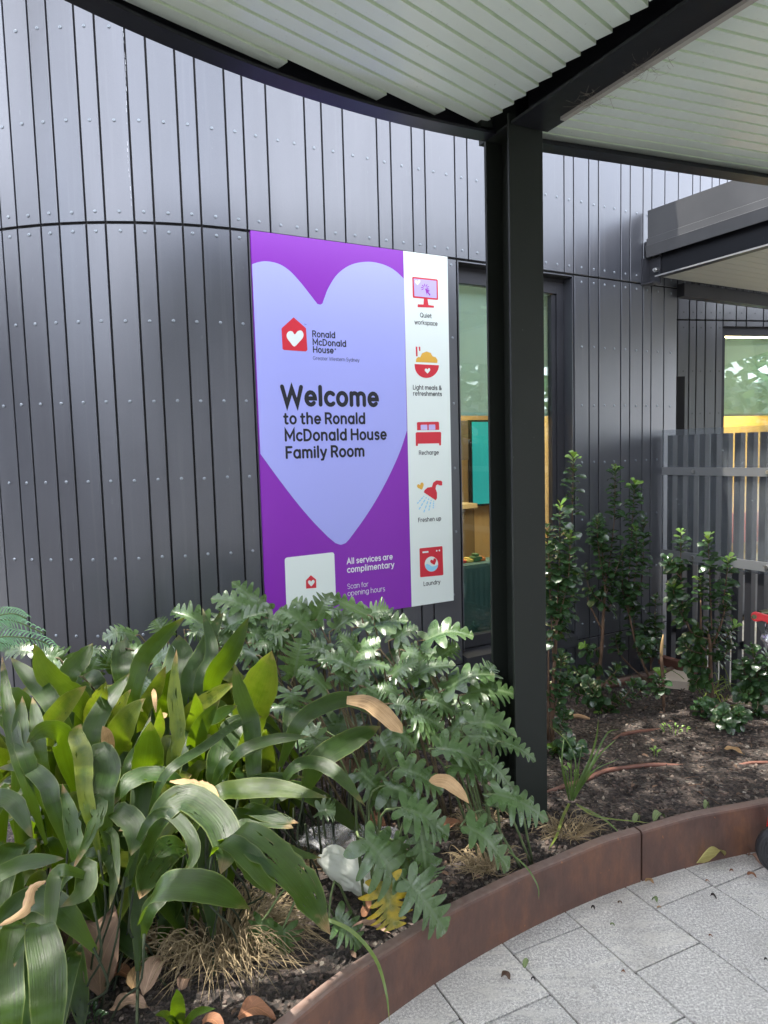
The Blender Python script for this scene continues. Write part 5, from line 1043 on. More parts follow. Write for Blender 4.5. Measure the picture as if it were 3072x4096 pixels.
# inner leaves and stalks
for _ in range(46):
    x = rng.uniform(120, 1900); y = rng.uniform(2480, 3050)
    if x < 900 and y > 2720: continue
    if x > 1750 and y > 2900: continue
    Y = float(np.interp(y, [2350, 2900, 3100], [3.12, 2.90, 2.75])) + rng.uniform(.08, .22); A = at(x, y, Y)
    if A[0] * WN[0] + A[1] * WN[1] > WD - .12: continue
    a = rng.uniform(0, 6.28); L = rng.uniform(.18, .28); B = A + np.array([math.cos(a) * L, math.sin(a) * L * .5, rng.uniform(-.05, .03)]); k = whichx(A); N = to_cam(A) * .35 + np.array([0, 0, .7])
    lobed_leaf(xan[k]['l'], [A, (A + B) / 2 + [0, 0, L * .12], B], L * .95, N, (rng.uniform(.2, .6), 0, .1, 1), nl=6, cup=.2, rows=44)
    c = XC[k]; g0 = np.array([A[0] * .4 + c[0] * .6, A[1] * .4 + c[1] * .6, 0]); g0[2] = soil_z(g0[0], g0[1]); xan[k]['s'].tube(catmull([A, (A * .5 + g0 * .5) + [0, 0, .06], g0], 5), [.003, .0035, .004, .0043, .0046, .005], 5)
for i, c in enumerate(xan):
    x, y = XC[i]; e = empty('lobed_leaf_plant', (x, y, soil_z(x, y)), XL[i], 'plant', 'lobed leaf plants in the bed')
    c['l'].build('leaves', MT['lobed'], e, smooth=True); c['s'].build('stalks', MT['stalk_red' if i < 6 else 'stalk'], e, smooth=True)
    if c['y'].v: o = c['y'].build('yellow_leaf', MT['lobed'], e, smooth=True); o['label'] = 'yellowing lobed leaf hanging by the edging'

# ---- feathery palm frond at the left edge
pm = empty('feather_palm', (-1.75, 2.95, .1), 'feathery blue green palm fronds at the left edge against the dark wall', 'palm')
b = MB(); st = MB()
for P, n_, ll in (([(-160, 700), (0, 610), (150, 600), (320, 630), (420, 700)], 26, 95), ([(-160, 560), (0, 480), (120, 460), (210, 490)], 18, 90), ([(-200, 760), (-60, 650), (60, 640), (200, 690)], 20, 80), ([(-160, 640), (-20, 520), (110, 500), (330, 580)], 20, 85)):
    W = [at(x / 1.5082 * .92 - 20, 2150 + y / 1.5082, 2.92 + .02 * i) for i, (x, y) in enumerate(P)]; path = catmull(W, n_); st.tube(path, .003, 5)
    for i in range(3, n_):
        d = path[i + 1 if i < n_ else i] - path[i - 1]; d /= np.linalg.norm(d); l_ = ll / 1.5 / FPX * 2.9 * (1.25 - .85 * i / n_)
        for sd in (-1, 1):
            up_ = np.array([0, -.25, 1.0]); q_ = np.cross(d, up_); q_ /= np.linalg.norm(q_); o_ = (np.cross(q_, d) * .75 * (1 if sd > 0 else -1) + d * .75 + q_ * -.25 * sd); o_ /= np.linalg.norm(o_)
            e_ = path[i] + o_ * l_; blade(b, [path[i], (path[i] + e_) / 2 + [0, 0, .006], e_ + [0, 0, -.012]], .0062, to_cam(e_) + np.array([0, 0, .3]), PROF_GRASS, 4, 2, .3, 0, 0, (rng.uniform(.3, .7), 0, 0, 1))
b.build('fronds', MT['palm'], pm, smooth=True); st.build('frond_ribs', MT['stalk'], pm, smooth=True)

# ---- glossy upright shrubs right of the post
def Rp(x, y): return 2000 + x / 1.5476, 2000 + y / 1.5476
def shrub(base, trunk, stems, label, seed=1, lw=.0225, ll=.066, dens=1.0):
    """base / trunk / stem points are photograph crop positions with their own depth"""
    b0 = np.array([*onz(*Rp(*base), .12)[:2], 0]); b0[2] = soil_z(b0[0], b0[1]); Y = b0[1]
    e = empty('glossy_shrub', tuple(b0), label, 'shrub', 'glossy upright shrubs right of the post'); tk, lf, nf = MB(), MB(), MB(); r_ = random.Random(seed)
    def pt(p, dy=0): x, y = Rp(*p); q_ = at(x, y, Y + dy); return q_
    for line, r0_ in trunk:
        W = [b0 - [0, 0, .02] if p == 'b' else pt(p) for p in line]; pa = catmull(W, 10); tk.tube(pa, [r0_ * (1 - .45 * i / 10) for i in range(11)], 7)
    for line, leafy, bright in stems:
        dy = r_.uniform(-.07, .07); W = [pt(p, dy * (i + 1) / len(line)) for i, p in enumerate(line)]; m = 40; pa = catmull(W, m); Ls = sum(np.linalg.norm(pa[i + 1] - pa[i]) for i in range(m)); tk.tube(pa, [.0042 - .0025 * i / m for i in range(m + 1)], 5)
        n = int(Ls * leafy * 112 * dens) + 10; ang = r_.uniform(0, 6)
        for i in range(n):
            if i > 10 and mnoise.noise(Vector((seed * 3.1 + dy * 40, i * .11, 0))) < -.18 - .2 * (i < 30): continue
            v = 1 - min(1, leafy * 1.06) * (i / n) ** 1.0; x = v * m; k = min(int(x), m - 1); p = pa[k] + (pa[k + 1] - pa[k]) * (x - k); d = pa[min(k + 1, m)] - pa[max(k - 1, 0)]; d /= np.linalg.norm(d)
            ang += 2.4; q_ = np.cross(d, [.3, 1, .1]); q_ /= np.linalg.norm(q_); g_ = np.cross(d, q_); o_ = q_ * math.cos(ang) + g_ * math.sin(ang)
            tipk = i / n; rise = np.interp(i, [0, 3, 8, 20], [1.2, .75, .35, .10]) + r_.uniform(-.2, .2); l_ = ll * r_.uniform(.6, 1.28) * np.interp(i, [0, 4, 9], [.65, .9, 1]); w_ = lw * 2 * r_.uniform(.85, 1.1) * l_ / ll
            dr = o_ + d * rise + np.array([r_.gauss(0, .22), r_.gauss(0, .22), r_.gauss(0, .22)]); dr /= np.linalg.norm(dr); tip = p + dr * l_ + np.array([0, 0, -l_ * r_.uniform(.0, .28)]); md = p + dr * l_ * .55 + d * l_ * .07
            N = d * .7 - dr * .2 + np.array([0, 0, .25]) + to_cam(p) * .35; M_ = nf if (i < 5 and bright) else lf
            blade(M_, [p, md, tip], w_, N, PROF_SPOON, 5, 4, .22, .02, 0, (r_.uniform(.25, .75), 0, 0, 1), .12)
    tk.build('trunk', MT['bark'], e, smooth=True); lf.build('leaves', MT['small'], e, smooth=True)
    if nf.v: o = nf.build('new_leaves', MT['fresh'], e, smooth=True); o['label'] = 'bright light green new shoots'
shrub((322, 1470), [(['b', (325, 1200), (345, 900), (350, 760)], .013), ([(297, 1480), (300, 1100), (300, 800)], .008)],
      [([(345, 800), (365, 450), (372, 25)], .9, 1), ([(350, 760), (435, 300), (455, -275)], .9, 1), ([(340, 800), (320, 560), (300, 275)], .9, 1), ([(350, 780), (420, 500), (435, 205)], .9, 1), ([(345, 820), (420, 680), (470, 450)], .8, 0), ([(340, 860), (380, 820), (395, 790)], .9, 0), ([(330, 1000), (310, 600), (290, 160)], .8, 0), ([(330, 1350), (360, 1200), (420, 1080)], .9, 0), ([(325, 1250), (370, 1080), (380, 960)], .9, 0), ([(330, 1420), (380, 1390), (400, 1320)], .9, 0)],
      'tall glossy shrub directly right of the dark post with bare stems low down', 1)
shrub((600, 1135), [(['b', (630, 900), (640, 700), (655, 490)], .014), ([(630, 800), (560, 660), (540, 600)], .006)],
      [([(655, 560), (705, 150), (713, -212)], .95, 1), ([(650, 540), (610, 300), (600, 105)], .9, 0), ([(660, 500), (630, 300), (611, 108)], .9, 0), ([(645, 640), (560, 560), (520, 420)], .9, 0), ([(640, 620), (700, 480), (770, 300)], .9, 0), ([(640, 900), (560, 940), (525, 905)], .8, 1), ([(620, 1000), (540, 1060), (480, 1110)], .9, 0), ([(640, 690), (690, 640), (700, 560)], .9, 0)],
      'tallest glossy shrub against the wall boards with a cut trunk in its middle', 2)
shrub((955, 1110), [(['b', (860, 950), (810, 760), (775, 520)], .009), (['b', (800, 1020), (730, 940)], .005)],
      [([(790, 600), (815, 220), (834, -108)], .95, 1), ([(790, 640), (845, 420), (838, 172)], .95, 1), ([(800, 700), (880, 480), (885, 120)], .85, 0), ([(800, 720), (760, 560), (760, 330)], .9, 0), ([(830, 860), (830, 700), (820, 590)], .9, 0), ([(740, 960), (720, 880), (730, 850)], .9, 0), ([(870, 960), (900, 860), (880, 960)], .9, 0)],
      'glossy shrub right of the tallest one with slanted thin stems rising to two leafy tops', 3)
shrub((940, 1060), [(['b', (930, 900), (960, 760)], .006)], [([(930, 980), (955, 790), (965, 595)], .85, 0), ([(930, 1000), (890, 880), (900, 800)], .9, 0), ([(935, 1020), (970, 900), (960, 780)], .8, 0)], 'slim short glossy shrub in front of the wall corner beside a snapped stick', 4)
shrub((1020, 1275), [(['b', (1000, 1200), (985, 1130)], .006)], [([(1000, 1220), (985, 1150), (985, 1075)], .95, 1)], 'small glossy rosette shrub on a short stem in front of the snapped stick', 5, dens=1.6)
shrub((640, 1270), [(['b', (600, 1180), (560, 1110)], .006), (['b', (700, 1280), (820, 1250)], .005), (['b', (680, 1340), (715, 1370)], .004)],
      [([(620, 1230), (560, 1120), (470, 1060)], .95, 0), ([(640, 1260), (760, 1230), (840, 1120)], .95, 0), ([(640, 1200), (640, 1260), (615, 1320)], .9, 1), ([(640, 1250), (580, 1200), (540, 1120)], .9, 0), ([(600, 1190), (700, 1080), (740, 1040)], .95, 0), ([(660, 1300), (700, 1340), (725, 1390)], .95, 1), ([(620, 1230), (480, 1200), (420, 1130)], .95, 0), ([(800, 1240), (870, 1180), (880, 1150)], .9, 0)],
      'low sprawling glossy shrub with drooping olive leaves on the mulch under the wall', 6, dens=.9)
shrub((1325, 1270), [(['b', (1305, 1100), (1300, 900), (1290, 830)], .014), ([(1300, 950), (1200, 860), (1140, 700)], .007), ([(1300, 930), (1360, 800), (1400, 640)], .007), ([(1243, 830), (1242, 620)], .007)],
      [([(1140, 760), (1120, 480), (1120, 195)], .95, 1), ([(1140, 700), (1080, 590), (1075, 540)], .9, 1), ([(1310, 800), (1300, 500), (1287, 228)], .85, 1), ([(1242, 640), (1240, 560), (1238, 480)], .95, 1), ([(1380, 640), (1400, 500), (1415, 360)], .9, 1), ([(1340, 830), (1390, 700), (1400, 600)], .9, 1), ([(1310, 900), (1400, 850), (1455, 785)], .95, 1), ([(1290, 960), (1180, 930), (1135, 880)], .95, 0), ([(1300, 1040), (1200, 1020), (1150, 980)], .9, 0), ([(1300, 1000), (1380, 980), (1420, 900)], .9, 0), ([(1310, 1120), (1240, 1100), (1200, 1150)], .9, 0), ([(1290, 860), (1190, 820), (1090, 640)], .8, 0), ([(1300, 980), (1290, 880), (1290, 780)], .9, 0), ([(1120, 480), (1060, 420), (1040, 370)], .9, 0)],
      'broad many topped glossy shrub in front of the clear plastic screen', 7)
shrub((1625, 1290), [(['b', (1600, 1100), (1580, 1000)], .008)], [([(1620, 1250), (1590, 1080), (1560, 915)], .95, 0), ([(1610, 1200), (1640, 1100), (1660, 960)], .95, 0), ([(1600, 1180), (1520, 1080), (1500, 1000)], .9, 0), ([(1620, 1280), (1690, 1150), (1700, 1010)], .9, 0), ([(1610, 1250), (1540, 1200), (1480, 1190)], .9, 0), ([(1610, 1280), (1590, 1330), (1610, 1330)], .9, 0)],
      'dark glossy shrub at the right edge in front of the railing foot', 8)
shrub((1430, 1410), [(['b', (1430, 1380)], .005)], [([(1430, 1440), (1425, 1380), (1420, 1310)], .98, 0), ([(1430, 1400), (1470, 1350), (1480, 1320)], .98, 0), ([(1430, 1400), (1390, 1360), (1380, 1320)], .98, 0)], 'small round glossy seedling low on the open mulch', 9, dens=1.5)
shrub((1250, 1320), [(['b', (1250, 1290)], .005)], [([(1250, 1330), (1245, 1290), (1240, 1250)], .98, 0), ([(1250, 1310), (1290, 1290), (1300, 1280)], .98, 0)], 'tiny glossy seedling left of the broad shrub trunk', 10, dens=1.4)
shrub((420, 1590), [(['b', (420, 1560)], .005)], [([(420, 1600), (430, 1530), (420, 1480)], .98, 0), ([(400, 1590), (350, 1560), (320, 1530)], .98, 0), ([(420, 1590), (460, 1550), (470, 1520)], .98, 0)], 'small dark glossy seedling between the post and the grass tuft', 11, dens=1.3)
shrub((-60, 690), [(['b', (-80, 640), (-95, 560)], .006)], [([(-70, 660), (-120, 540), (-115, 430)], .95, 0), ([(-60, 640), (-70, 540), (-75, 380)], .9, 0), ([(-75, 640), (-60, 600), (-40, 560)], .9, 0)], 'thin glossy shrub left of the post, in front of the window glass', 12, dens=.8)
# ---------------------------------------------------------------- grass tufts, sticks, pipes, litter
def C5(x, y): return 1900 + x / 1.4155, 3000 + y / 1.4155
gt = empty('grass_tuft', tuple(onz(*Rp(440, 1850), .15)), 'green grass tuft with long arching blades growing in front of the brown pipe', 'grass tuft')
b = MB(); YG = onz(*Rp(440, 1870), .15)[1]
for pts, w in (([(430, 1860), (385, 1640), (400, 1440)], 9), ([(440, 1860), (470, 1640), (420, 1500), (300, 1390)], 7), ([(440, 1860), (520, 1700), (590, 1500), (610, 1345)], 11), ([(450, 1860), (560, 1650), (660, 1450), (735, 1420)], 9), ([(455, 1860), (600, 1600), (720, 1480)], 8),
               ([(440, 1860), (480, 1680), (510, 1510)], 7), ([(450, 1860), (560, 1690), (740, 1600)], 6), ([(430, 1860), (400, 1700), (365, 1580)], 8), ([(445, 1860), (440, 1700), (440, 1590)], 8), ([(450, 1860), (500, 1720), (560, 1590)], 8), ([(450, 1860), (530, 1740), (640, 1610)], 6), ([(440, 1860), (420, 1720), (395, 1650)], 7), ([(455, 1860), (480, 1740), (490, 1640)], 7)):
    W = [at(*Rp(*p), YG + .03 * i * rng.uniform(-1, 1)) for i, p in enumerate(pts)]; blade(b, W, w / 1.5476 / FPX * YG * 1.5, to_cam(W[1]) + np.array([rng.uniform(-.5, .5), 0, .2]), PROF_GRASS, 10, 2, .3, 0, 0, (rng.uniform(.3, .7), 0, .2, 1))
for pts, w, yl in (([(430, 1880), (390, 1960), (350, 2080), (300, 2165)], 12, .7), ([(470, 1880), (600, 1960), (940, 2000)], 9, .6), ([(480, 1890), (640, 1975), (770, 2090)], 11, .15)):
    W = [clamp_soil(onz(*Rp(*p), .19), .02) for p in pts]; blade(b, W, w / 1.5476 / FPX * YG * 1.5, np.array([0, -.5, 1.0]), PROF_GRASS, 10, 2, .3, 0, 0, (.6, yl, .2, 1))
b.build('blades', MT['blade'], gt, smooth=True)
def drytuft(px, py, n, rx, ry, h, label, seed):
    r_ = random.Random(seed); c = onz(px, py, .16); b = MB()
    for _ in range(n):
        a = r_.uniform(0, 6.28); q_ = math.sqrt(r_.random()); p0 = c + np.array([math.cos(a) * rx * q_ * .5, math.sin(a) * ry * q_ * .5, 0]); p0[2] = soil_z(p0[0], p0[1]); L = r_.uniform(.5, 1.15)
        a2 = a + r_.uniform(-1.2, 1.2); e = p0 + np.array([math.cos(a2) * rx * L, math.sin(a2) * ry * L, r_.uniform(-.02, .06)]); m_ = (p0 + e) / 2 + np.array([r_.gauss(0, .02), r_.gauss(0, .02), h * r_.uniform(.3, 1.1)])
        P = [p0, m_, clamp_soil(e, .004 + r_.random() * .02)]
        for p in P[1:]:
            rr = math.hypot(p[0] - KC[0], p[1] - KC[1])
            if rr < KR + .06: p[2] = max(p[2], .215)
        blade(b, P, r_.uniform(.0018, .0042), to_cam(m_), PROF_GRASS, 7, 1, 0, 0, r_.uniform(-1, 1), (r_.uniform(.1, .9), .0, .0 if r_.random() < .9 else .5, 1))
    tag(b.build('dry_grass_tuft', MT['dry'], None, smooth=True), label, 'grass tuft', 'dry grass tufts')
drytuft(900, 3760, 620, .26, .19, .11, 'large straw coloured dry grass tuft at the bottom, left of the edging', 3)
drytuft(1935, 3470, 150, .11, .08, .05, 'pale dry grass tuft behind the arching lobed leaf near the edging', 4)
drytuft(1900, 3290, 120, .12, .10, .05, 'brown dry grass tuft at the left foot of the dark post', 5)
drytuft(2270, 3330, 120, .14, .09, .04, 'thin dry straw spread around the base of the green grass tuft', 6)
drytuft(1150, 3420, 110, .22, .12, .05, 'dry grass litter in the shade left of the white bag', 7)
# long single blade bending over the edging
b = MB(); W = [onz(*C4(400, 925), .30), onz(*C4(560, 1000), .33), onz(*C4(690, 1150), .27), onz(*C4(750, 1330), .16), onz(*C4(772, 1500), .03)]
W = [at(*C4(400, 925), 1.93), at(*C4(560, 1000), 1.88), at(*C4(690, 1150), 1.80), at(*C4(750, 1330), 1.745), at(*C4(772, 1510), 1.72)]
blade(b, W, .011, to_cam(W[2]), PROF_GRASS, 16, 2, .3, 0, .5, (.7, .35, .3, 1)); tag(b.build('long_grass_blade', MT['blade'], None, smooth=True), 'long yellow green grass blade hanging over the steel edging down to the paving', 'grass blade')
b = MB(); W = [at(*C4(1430, 560), 2.40), at(*C4(1530, 650), 2.33), at(*C4(1590, 750), 2.29), at(*C4(1598, 828), 2.28)]; blade(b, W, .006, to_cam(W[1]), PROF_GRASS, 10, 2, .3, 0, 0, (.5, .1, .9, 1))
tag(b.build('long_grass_blade', MT['blade'], None, smooth=True), 'short thin green grass blade hanging over the edging near the middle', 'grass blade')
# pipes
def pipe(pts, r, label, zs=.15):
    W = [onz(*Rp(*p), zs) for p in pts]
    for i, w in enumerate(W): w[2] = soil_z(w[0], w[1]) + (r * .7 if 0 < i < len(W) - 1 else -r * .9)
    b = MB(); b.tube(catmull(W, 24), r, 10); tag(b.build('irrigation_pipe', MT['pipe'], None, smooth=True), label, 'pipe', 'brown irrigation pipes in the mulch')
pipe([(250, 1800), (400, 1765), (520, 1722), (650, 1655), (780, 1622), (950, 1606), (1140, 1606)], .0105, 'brown irrigation pipe curving behind the green grass tuft')
pipe([(700, 1430), (760, 1412), (860, 1388), (990, 1358)], .010, 'short brown irrigation pipe half buried under the low shrub'); pipe([(1480, 1614), (1560, 1608), (1700, 1598)], .008, 'thin brown irrigation pipe running out at the right edge of the bed')
b = MB(); W = [onz(*Rp(x, y), .12) for x, y in ((560, 1150), (700, 1120), (900, 1080), (1065, 1035))]
for w in W: w[2] = soil_z(w[0], w[1]) + .02
b.tube(catmull(W, 14), .03, 10); tag(b.build('border_log', MT['corten'], None, smooth=True), 'reddish brown rounded border rail along the foot of the wall behind the shrubs', 'border rail')
# beige stone slab
q4 = [onz(*Rp(x, y), .13)[:2] for x, y in ((965, 1110), (1075, 1050), (1180, 1075), (1165, 1130))]; b = MB(); b.hexa([(x, y, .06) for x, y in q4] + [(x, y, .135) for x, y in q4])
tag(b.build('stone_slab', mat('beige_stone', (.50, .42, .34), .75), None, bevel=.006), 'flat beige stone slab lying on the soil near the wall corner', 'stone slab')
# snapped stick and cut trunk
b = MB(); Ys = onz(*Rp(1015, 1275), .12)[1]; W = [at(*Rp(x, y), Ys) for x, y in ((1015, 1280), (1008, 1120), (998, 960))]; b.tube(catmull(W, 6), .010, 8); so_ = b.build('snapped_stick', MT['bark'], None, smooth=True); tag(so_, 'snapped upright stick with a pale broken top beside the wall corner', 'stick')
b = MB(); W = [at(*Rp(x, y), Ys) for x, y in ((998, 965), (1002, 900), (1010, 832))]; b.tube(catmull(W, 5), [.010, .0105, .010, .009, .006, .002], 8); b.build('broken_end', mat('raw_wood', (.50, .33, .15), .8), so_, smooth=True)
b = MB(); p_ = onz(*Rp(415, 1310), .13); q_ = onz(*Rp(555, 1318), .13); p_[2] = soil_z(*p_[:2]) + .012; q_[2] = soil_z(*q_[:2]) + .010; b.tube(catmull([p_, (p_ + q_) / 2 + [0, .02, .01], q_], 6), [.008, .012, .011, .013, .012, .011, .007], 7)
tag(b.build('bark_piece', mat('bark_piece', (.28, .17, .09), .85), None), 'curled tan bark piece lying under the low shrub right of the post', 'bark')

# dead leaves: one object each
def litter(F, a, c, w, m, label, z=.0, curl=.5, lift=.03, fall=False, up=.75, n=12, twist=.3, cat='leaf'):
    x0, y0 = F(*a); x1, y1 = F(*c)
    if fall: A, B = onz(x0, y0, .006), onz(x1, y1, .006)
    else:
        A, B = onz(x0, y0, .18 + z), onz(x1, y1, .18 + z); A[2] = soil_z(*A[:2]) + .012 + z; B[2] = soil_z(*B[:2]) + .012 + z * .6
    L = np.linalg.norm(B - A); N = to_cam(A) * (1 - up) + np.array([0, 0, up]); M_ = (A + B) / 2 + np.array([0, 0, lift]); b = MB()
    blade(b, [A, M_, B], max(.008, w * L), N, PROF_OVATE, n, 6, .2, .10, twist, (rng.random(), 0, 0, 1), curl * -.4)
    zmin = min(v[2] for v in b.v); floor_ = .003 if fall else None
    if fall and zmin < floor_: b.v = [(v[0], v[1], v[2] + floor_ - zmin) for v in b.v]
    tag(b.build('fallen_leaf', MT[m], None, smooth=True), label, cat, 'fallen leaves on the paving' if fall else 'fallen leaves in the bed')
Lb = litter
Lb(P3, (600, 1400), (590, 1010), .42, 'dead_brown', 'big upright brown dead leaf with pale veins deep under the strap leaves', .05, .5, .14, up=.15)
Lb(P3, (440, 1420), (560, 1200), .75, 'dead_brown', 'broad folded brown dead leaf beside the big upright one, bottom left', .03, .7, .06, up=.35)
Lb(P3, (650, 1080), (730, 880), .55, 'dead_brown', 'brown dead leaf standing in the dark between the strap leaf stalks', .04, .4, .05, up=.25)
Lb(P3, (860, 1140), (960, 1010), .45, 'dead_orange', 'narrow rusty dead leaf under the broad hanging strap leaf', .03, .4, .04, up=.4)
Lb(P3, (1000, 1060), (1180, 960), .55, 'dead_brown', 'brown dead leaf lying above the straw tuft', .04, .4, .04, up=.5)
Lb(P3, (320, 640), (340, 480), .65, 'dead_pink', 'greyish pink dead leaf in the gap at the far left', .06, .5, .05, up=.3)
Lb(P3, (790, 1370), (870, 1280), .8, 'dead_tan', 'small round tan dead leaf at the bottom beside the papery leaf', .02, .4, .03, up=.5)
Lb(P3, (660, 1480), (900, 1490), .45, 'dead_pink', 'torn papery pale dead leaf flat on dark soil at the bottom', .01, .3, .02)
Lb(P3, (860, 1420), (1020, 1190), .35, 'dead_pink', 'grey folded dead leaf leaning at the left of the straw tuft', .02, .6, .05, up=.4)
Lb(P3, (1090, 1400), (1140, 1320), .7, 'dead_brown', 'small brown dead leaf caught in the straw tuft', .03, .4, .02)
Lb(P3, (1430, 1560), (1660, 1580), .5, 'dead_orange', 'orange brown dead leaf at the bottom edge beside the edging', .03, .4, .03, up=.55)
Lb(P3, (1220, 1590), (1350, 1640), .6, 'dead_orange', 'orange brown dead leaf half cut by the bottom edge', .02, .4, .02)
Lb(P3, (40, 500), (180, 560), .6, 'dead_brown', 'dark brown dead leaf at the left edge under arching blades', .08, .4, .05, up=.4)
Lb(C2, (460, 1205), (655, 1165), .55, 'dead_pink', 'pinkish brown curled dead leaf below the big tan blade tip', .16, .7, .06, up=.4)
Lb(C4, (460, 500), (690, 440), .35, 'dead_brown', 'reddish brown dead leaf in the shade behind the white bag', .03, .4, .03, up=.5)
Lb(C4, (640, 340), (760, 400), .5, 'dead_orange', 'rusty dead leaf between the lobed leaf stalks', .03, .4, .03, up=.5)
Lb(C4, (980, 810), (1062, 760), .6, 'dead_orange', 'small orange dead leaf on the soil at the edging behind lobed leaves', .01, .4, .015)
Lb(C4, (620, 900), (720, 860), .6, 'dead_orange', 'curled orange dead leaf left of the yellow lobed leaf', .03, .6, .03)
Lb(C4, (560, 960), (780, 990), .25, 'dead_pink', 'pale shredded dead leaf lying along the edging under the yellow leaf', .01, .4, .02)
Lb(C4, (1040, 400), (1210, 370), .4, 'dead_orange', 'rust brown dead leaf on the soil left of the post', .02, .4, .03)
Lb(Rp, (1390, 1490), (1515, 1525), .4, 'dead_tan', 'tan dead leaf on the open mulch at the right', .0, .4, .012)
rl_ = random.Random(31); n_done = 0
while n_done < 16:
    x, y = rl_.uniform(150, 1150), rl_.uniform(950, 1350)
    if x > 900 and y > 1100: continue
    a_ = rl_.uniform(0, 6.28); l_ = rl_.uniform(110, 190); n_done += 1
    Lb(P3, (x, y), (x + math.cos(a_) * l_, y + math.sin(a_) * l_ * .6), rl_.uniform(.45, .7), rl_.choice(('dead_brown', 'dead_brown', 'dead_pink', 'dead_orange')), 'brown dead leaf among many in the shade under the strap leaves', rl_.uniform(.0, .05), .5, rl_.uniform(.02, .06), up=rl_.uniform(.35, .8))
Lb(C5, (1255, 645), (1420, 600), .62, 'dead_yellow', 'yellow green curled leaf on the paving against the edging', fall=True, lift=.055, curl=.9, up=.45)
Lb(C5, (1465, 555), (1580, 575), .60, 'dead_brown', 'curled brown leaf on the paving beside the black wheel', fall=True, lift=.045, curl=1.0, up=.45)
Lb(C5, (1550, 595), (1625, 655), .45, 'dead_pink', 'pinkish broken leaf under the black wheel', fall=True, lift=.02)
Lb(C5, (1540, 705), (1595, 722), .55, 'dead_orange', 'orange leaf piece on the paving, right of centre', fall=True, lift=.01)
Lb(C5, (1440, 685), (1468, 690), .6, 'dead_orange', 'tiny orange leaf piece above the orange one', fall=True, lift=.006)
Lb(C5, (962, 740), (1020, 762), .5, 'dead_tan', 'pale tan small leaf on the paving under the edging joint', fall=True, lift=.01)
Lb(C5, (1003, 850), (1035, 868), .8, 'fall_green', 'pale green small leaf on the paving below the edging joint', fall=True, lift=.015)
Lb(C5, (1030, 892), (1056, 895), .5, 'dead_tan', 'tiny tan leaf on the paving joint', fall=True, lift=.005)
Lb(C5, (655, 900), (682, 908), .7, 'dead_dark', 'dark crumpled leaf bit on the paving near the edging', fall=True, lift=.012)
Lb(C5, (808, 866), (834, 872), .6, 'dead_brown', 'small brown leaf bit on the upper middle paving slab', fall=True, lift=.008)
Lb(C5, (1330, 828), (1368, 846), .6, 'dead_dark', 'black crumpled leaf bit on the right paving slab', fall=True, lift=.012)
Lb(C5, (150, 1278), (202, 1302), .8, 'dead_brown', 'brown leaf on the lower left paving slab', fall=True, lift=.012)
Lb(C5, (278, 1235), (300, 1212), .7, 'fall_green', 'small dark green leaf standing on the paving joint', fall=True, lift=.02, up=.3)
Lb(C5, (318, 1300), (342, 1310), .7, 'dead_dark', 'dark leaf bit right of the brown leaf on the lower left slab', fall=True, lift=.01)
Lb(C5, (828, 1256), (854, 1264), .6, 'dead_orange', 'tiny red brown leaf on the middle of the paving', fall=True, lift=.006)
Lb(C5, (1324, 1052), (1344, 1060), .6, 'dead_orange', 'tiny orange leaf on the paving at the right', fall=True, lift=.006)
Lb(C5, (1636, 1190), (1659, 1198), .6, 'dead_dark', 'dark leaf bit at the right edge of the paving', fall=True, lift=.008)
Lb(C5, (765, 988), (792, 996), .6, 'fall_green', 'faded green leaf bit in the middle of the upper slab', fall=True, lift=.006)
Lb(C5, (1305, 742), (1328, 748), .5, 'dead_orange', 'tiny orange leaf bit on the joint near the right', fall=True, lift=.006)
Lb(C5, (900, 385), (935, 372), .7, 'fall_green', 'pale green fallen leaf on the mulch above the edging', .01); Lb(C5, (1010, 390), (1075, 368), .5, 'fall_green', 'pale green fallen leaf at the inner lip of the edging', .015); Lb(C5, (1300, 320), (1325, 310), .7, 'fall_green', 'small bright green fallen leaf on mulch at the edging', .01)
# white plastic bag, crumpled
def crumple(name, c, ax, ay, az, m, label, cat, seed, amp=.25):
    bm = bmesh.new(); bmesh.ops.create_icosphere(bm, subdivisions=5, radius=1); sd = Vector((seed, seed * 2.3, 1))
    for v in bm.verts:
        q_ = v.co.copy(); n_ = abs(mnoise.noise(q_ * 1.3 + sd)) * 1.3 + abs(mnoise.noise(q_ * 2.6 + sd)) * .5 + abs(mnoise.noise(q_ * 5 + sd)) * .12; k = 1 + amp * (n_ - .45)
        p = np.array(c) + np.array(ax) * q_.x * k + np.array(ay) * q_.y * k + np.array(az) * q_.z * k; p[2] = max(p[2], soil_z(p[0], p[1]) - .005); v.co = Vector(p)
    me = bpy.data.meshes.new(name); bm.to_mesh(me); bm.free(); me.materials.append(m); o = bpy.data.objects.new(name, me); link(o)
    for p_ in me.polygons: p_.use_smooth = True
    tag(o, label, cat)
A, B = onz(*C4(395, 640), .20), onz(*C4(665, 800), .18); ax = (B - A) / 2; ax[2] = -.01
m = mat('white_plastic', (.70, .72, .66), .4); t = NT(m); t.p.inputs['Subsurface Weight'].default_value = .0; trn = t.new('ShaderNodeBsdfTranslucent'); trn.inputs[0].default_value = (.75, .76, .68, 1); mx = t.new('ShaderNodeMixShader'); mx.inputs[0].default_value = .3; t.l.new(t.p.outputs[0], mx.inputs[1]); t.l.new(trn.outputs[0], mx.inputs[2]); t.l.new(mx.outputs[0], t.out.inputs[0])
ayv = np.cross(ax / np.linalg.norm(ax), [0, 0, 1.]); crumple('plastic_bag', (A + B) / 2 + [0, 0, .035], ax * 1.05, ayv * .045, np.array([0, .015, .052]), m, 'crumpled white plastic bag on the soil beside the yellow lobed leaf', 'plastic bag', 5.3, .34)
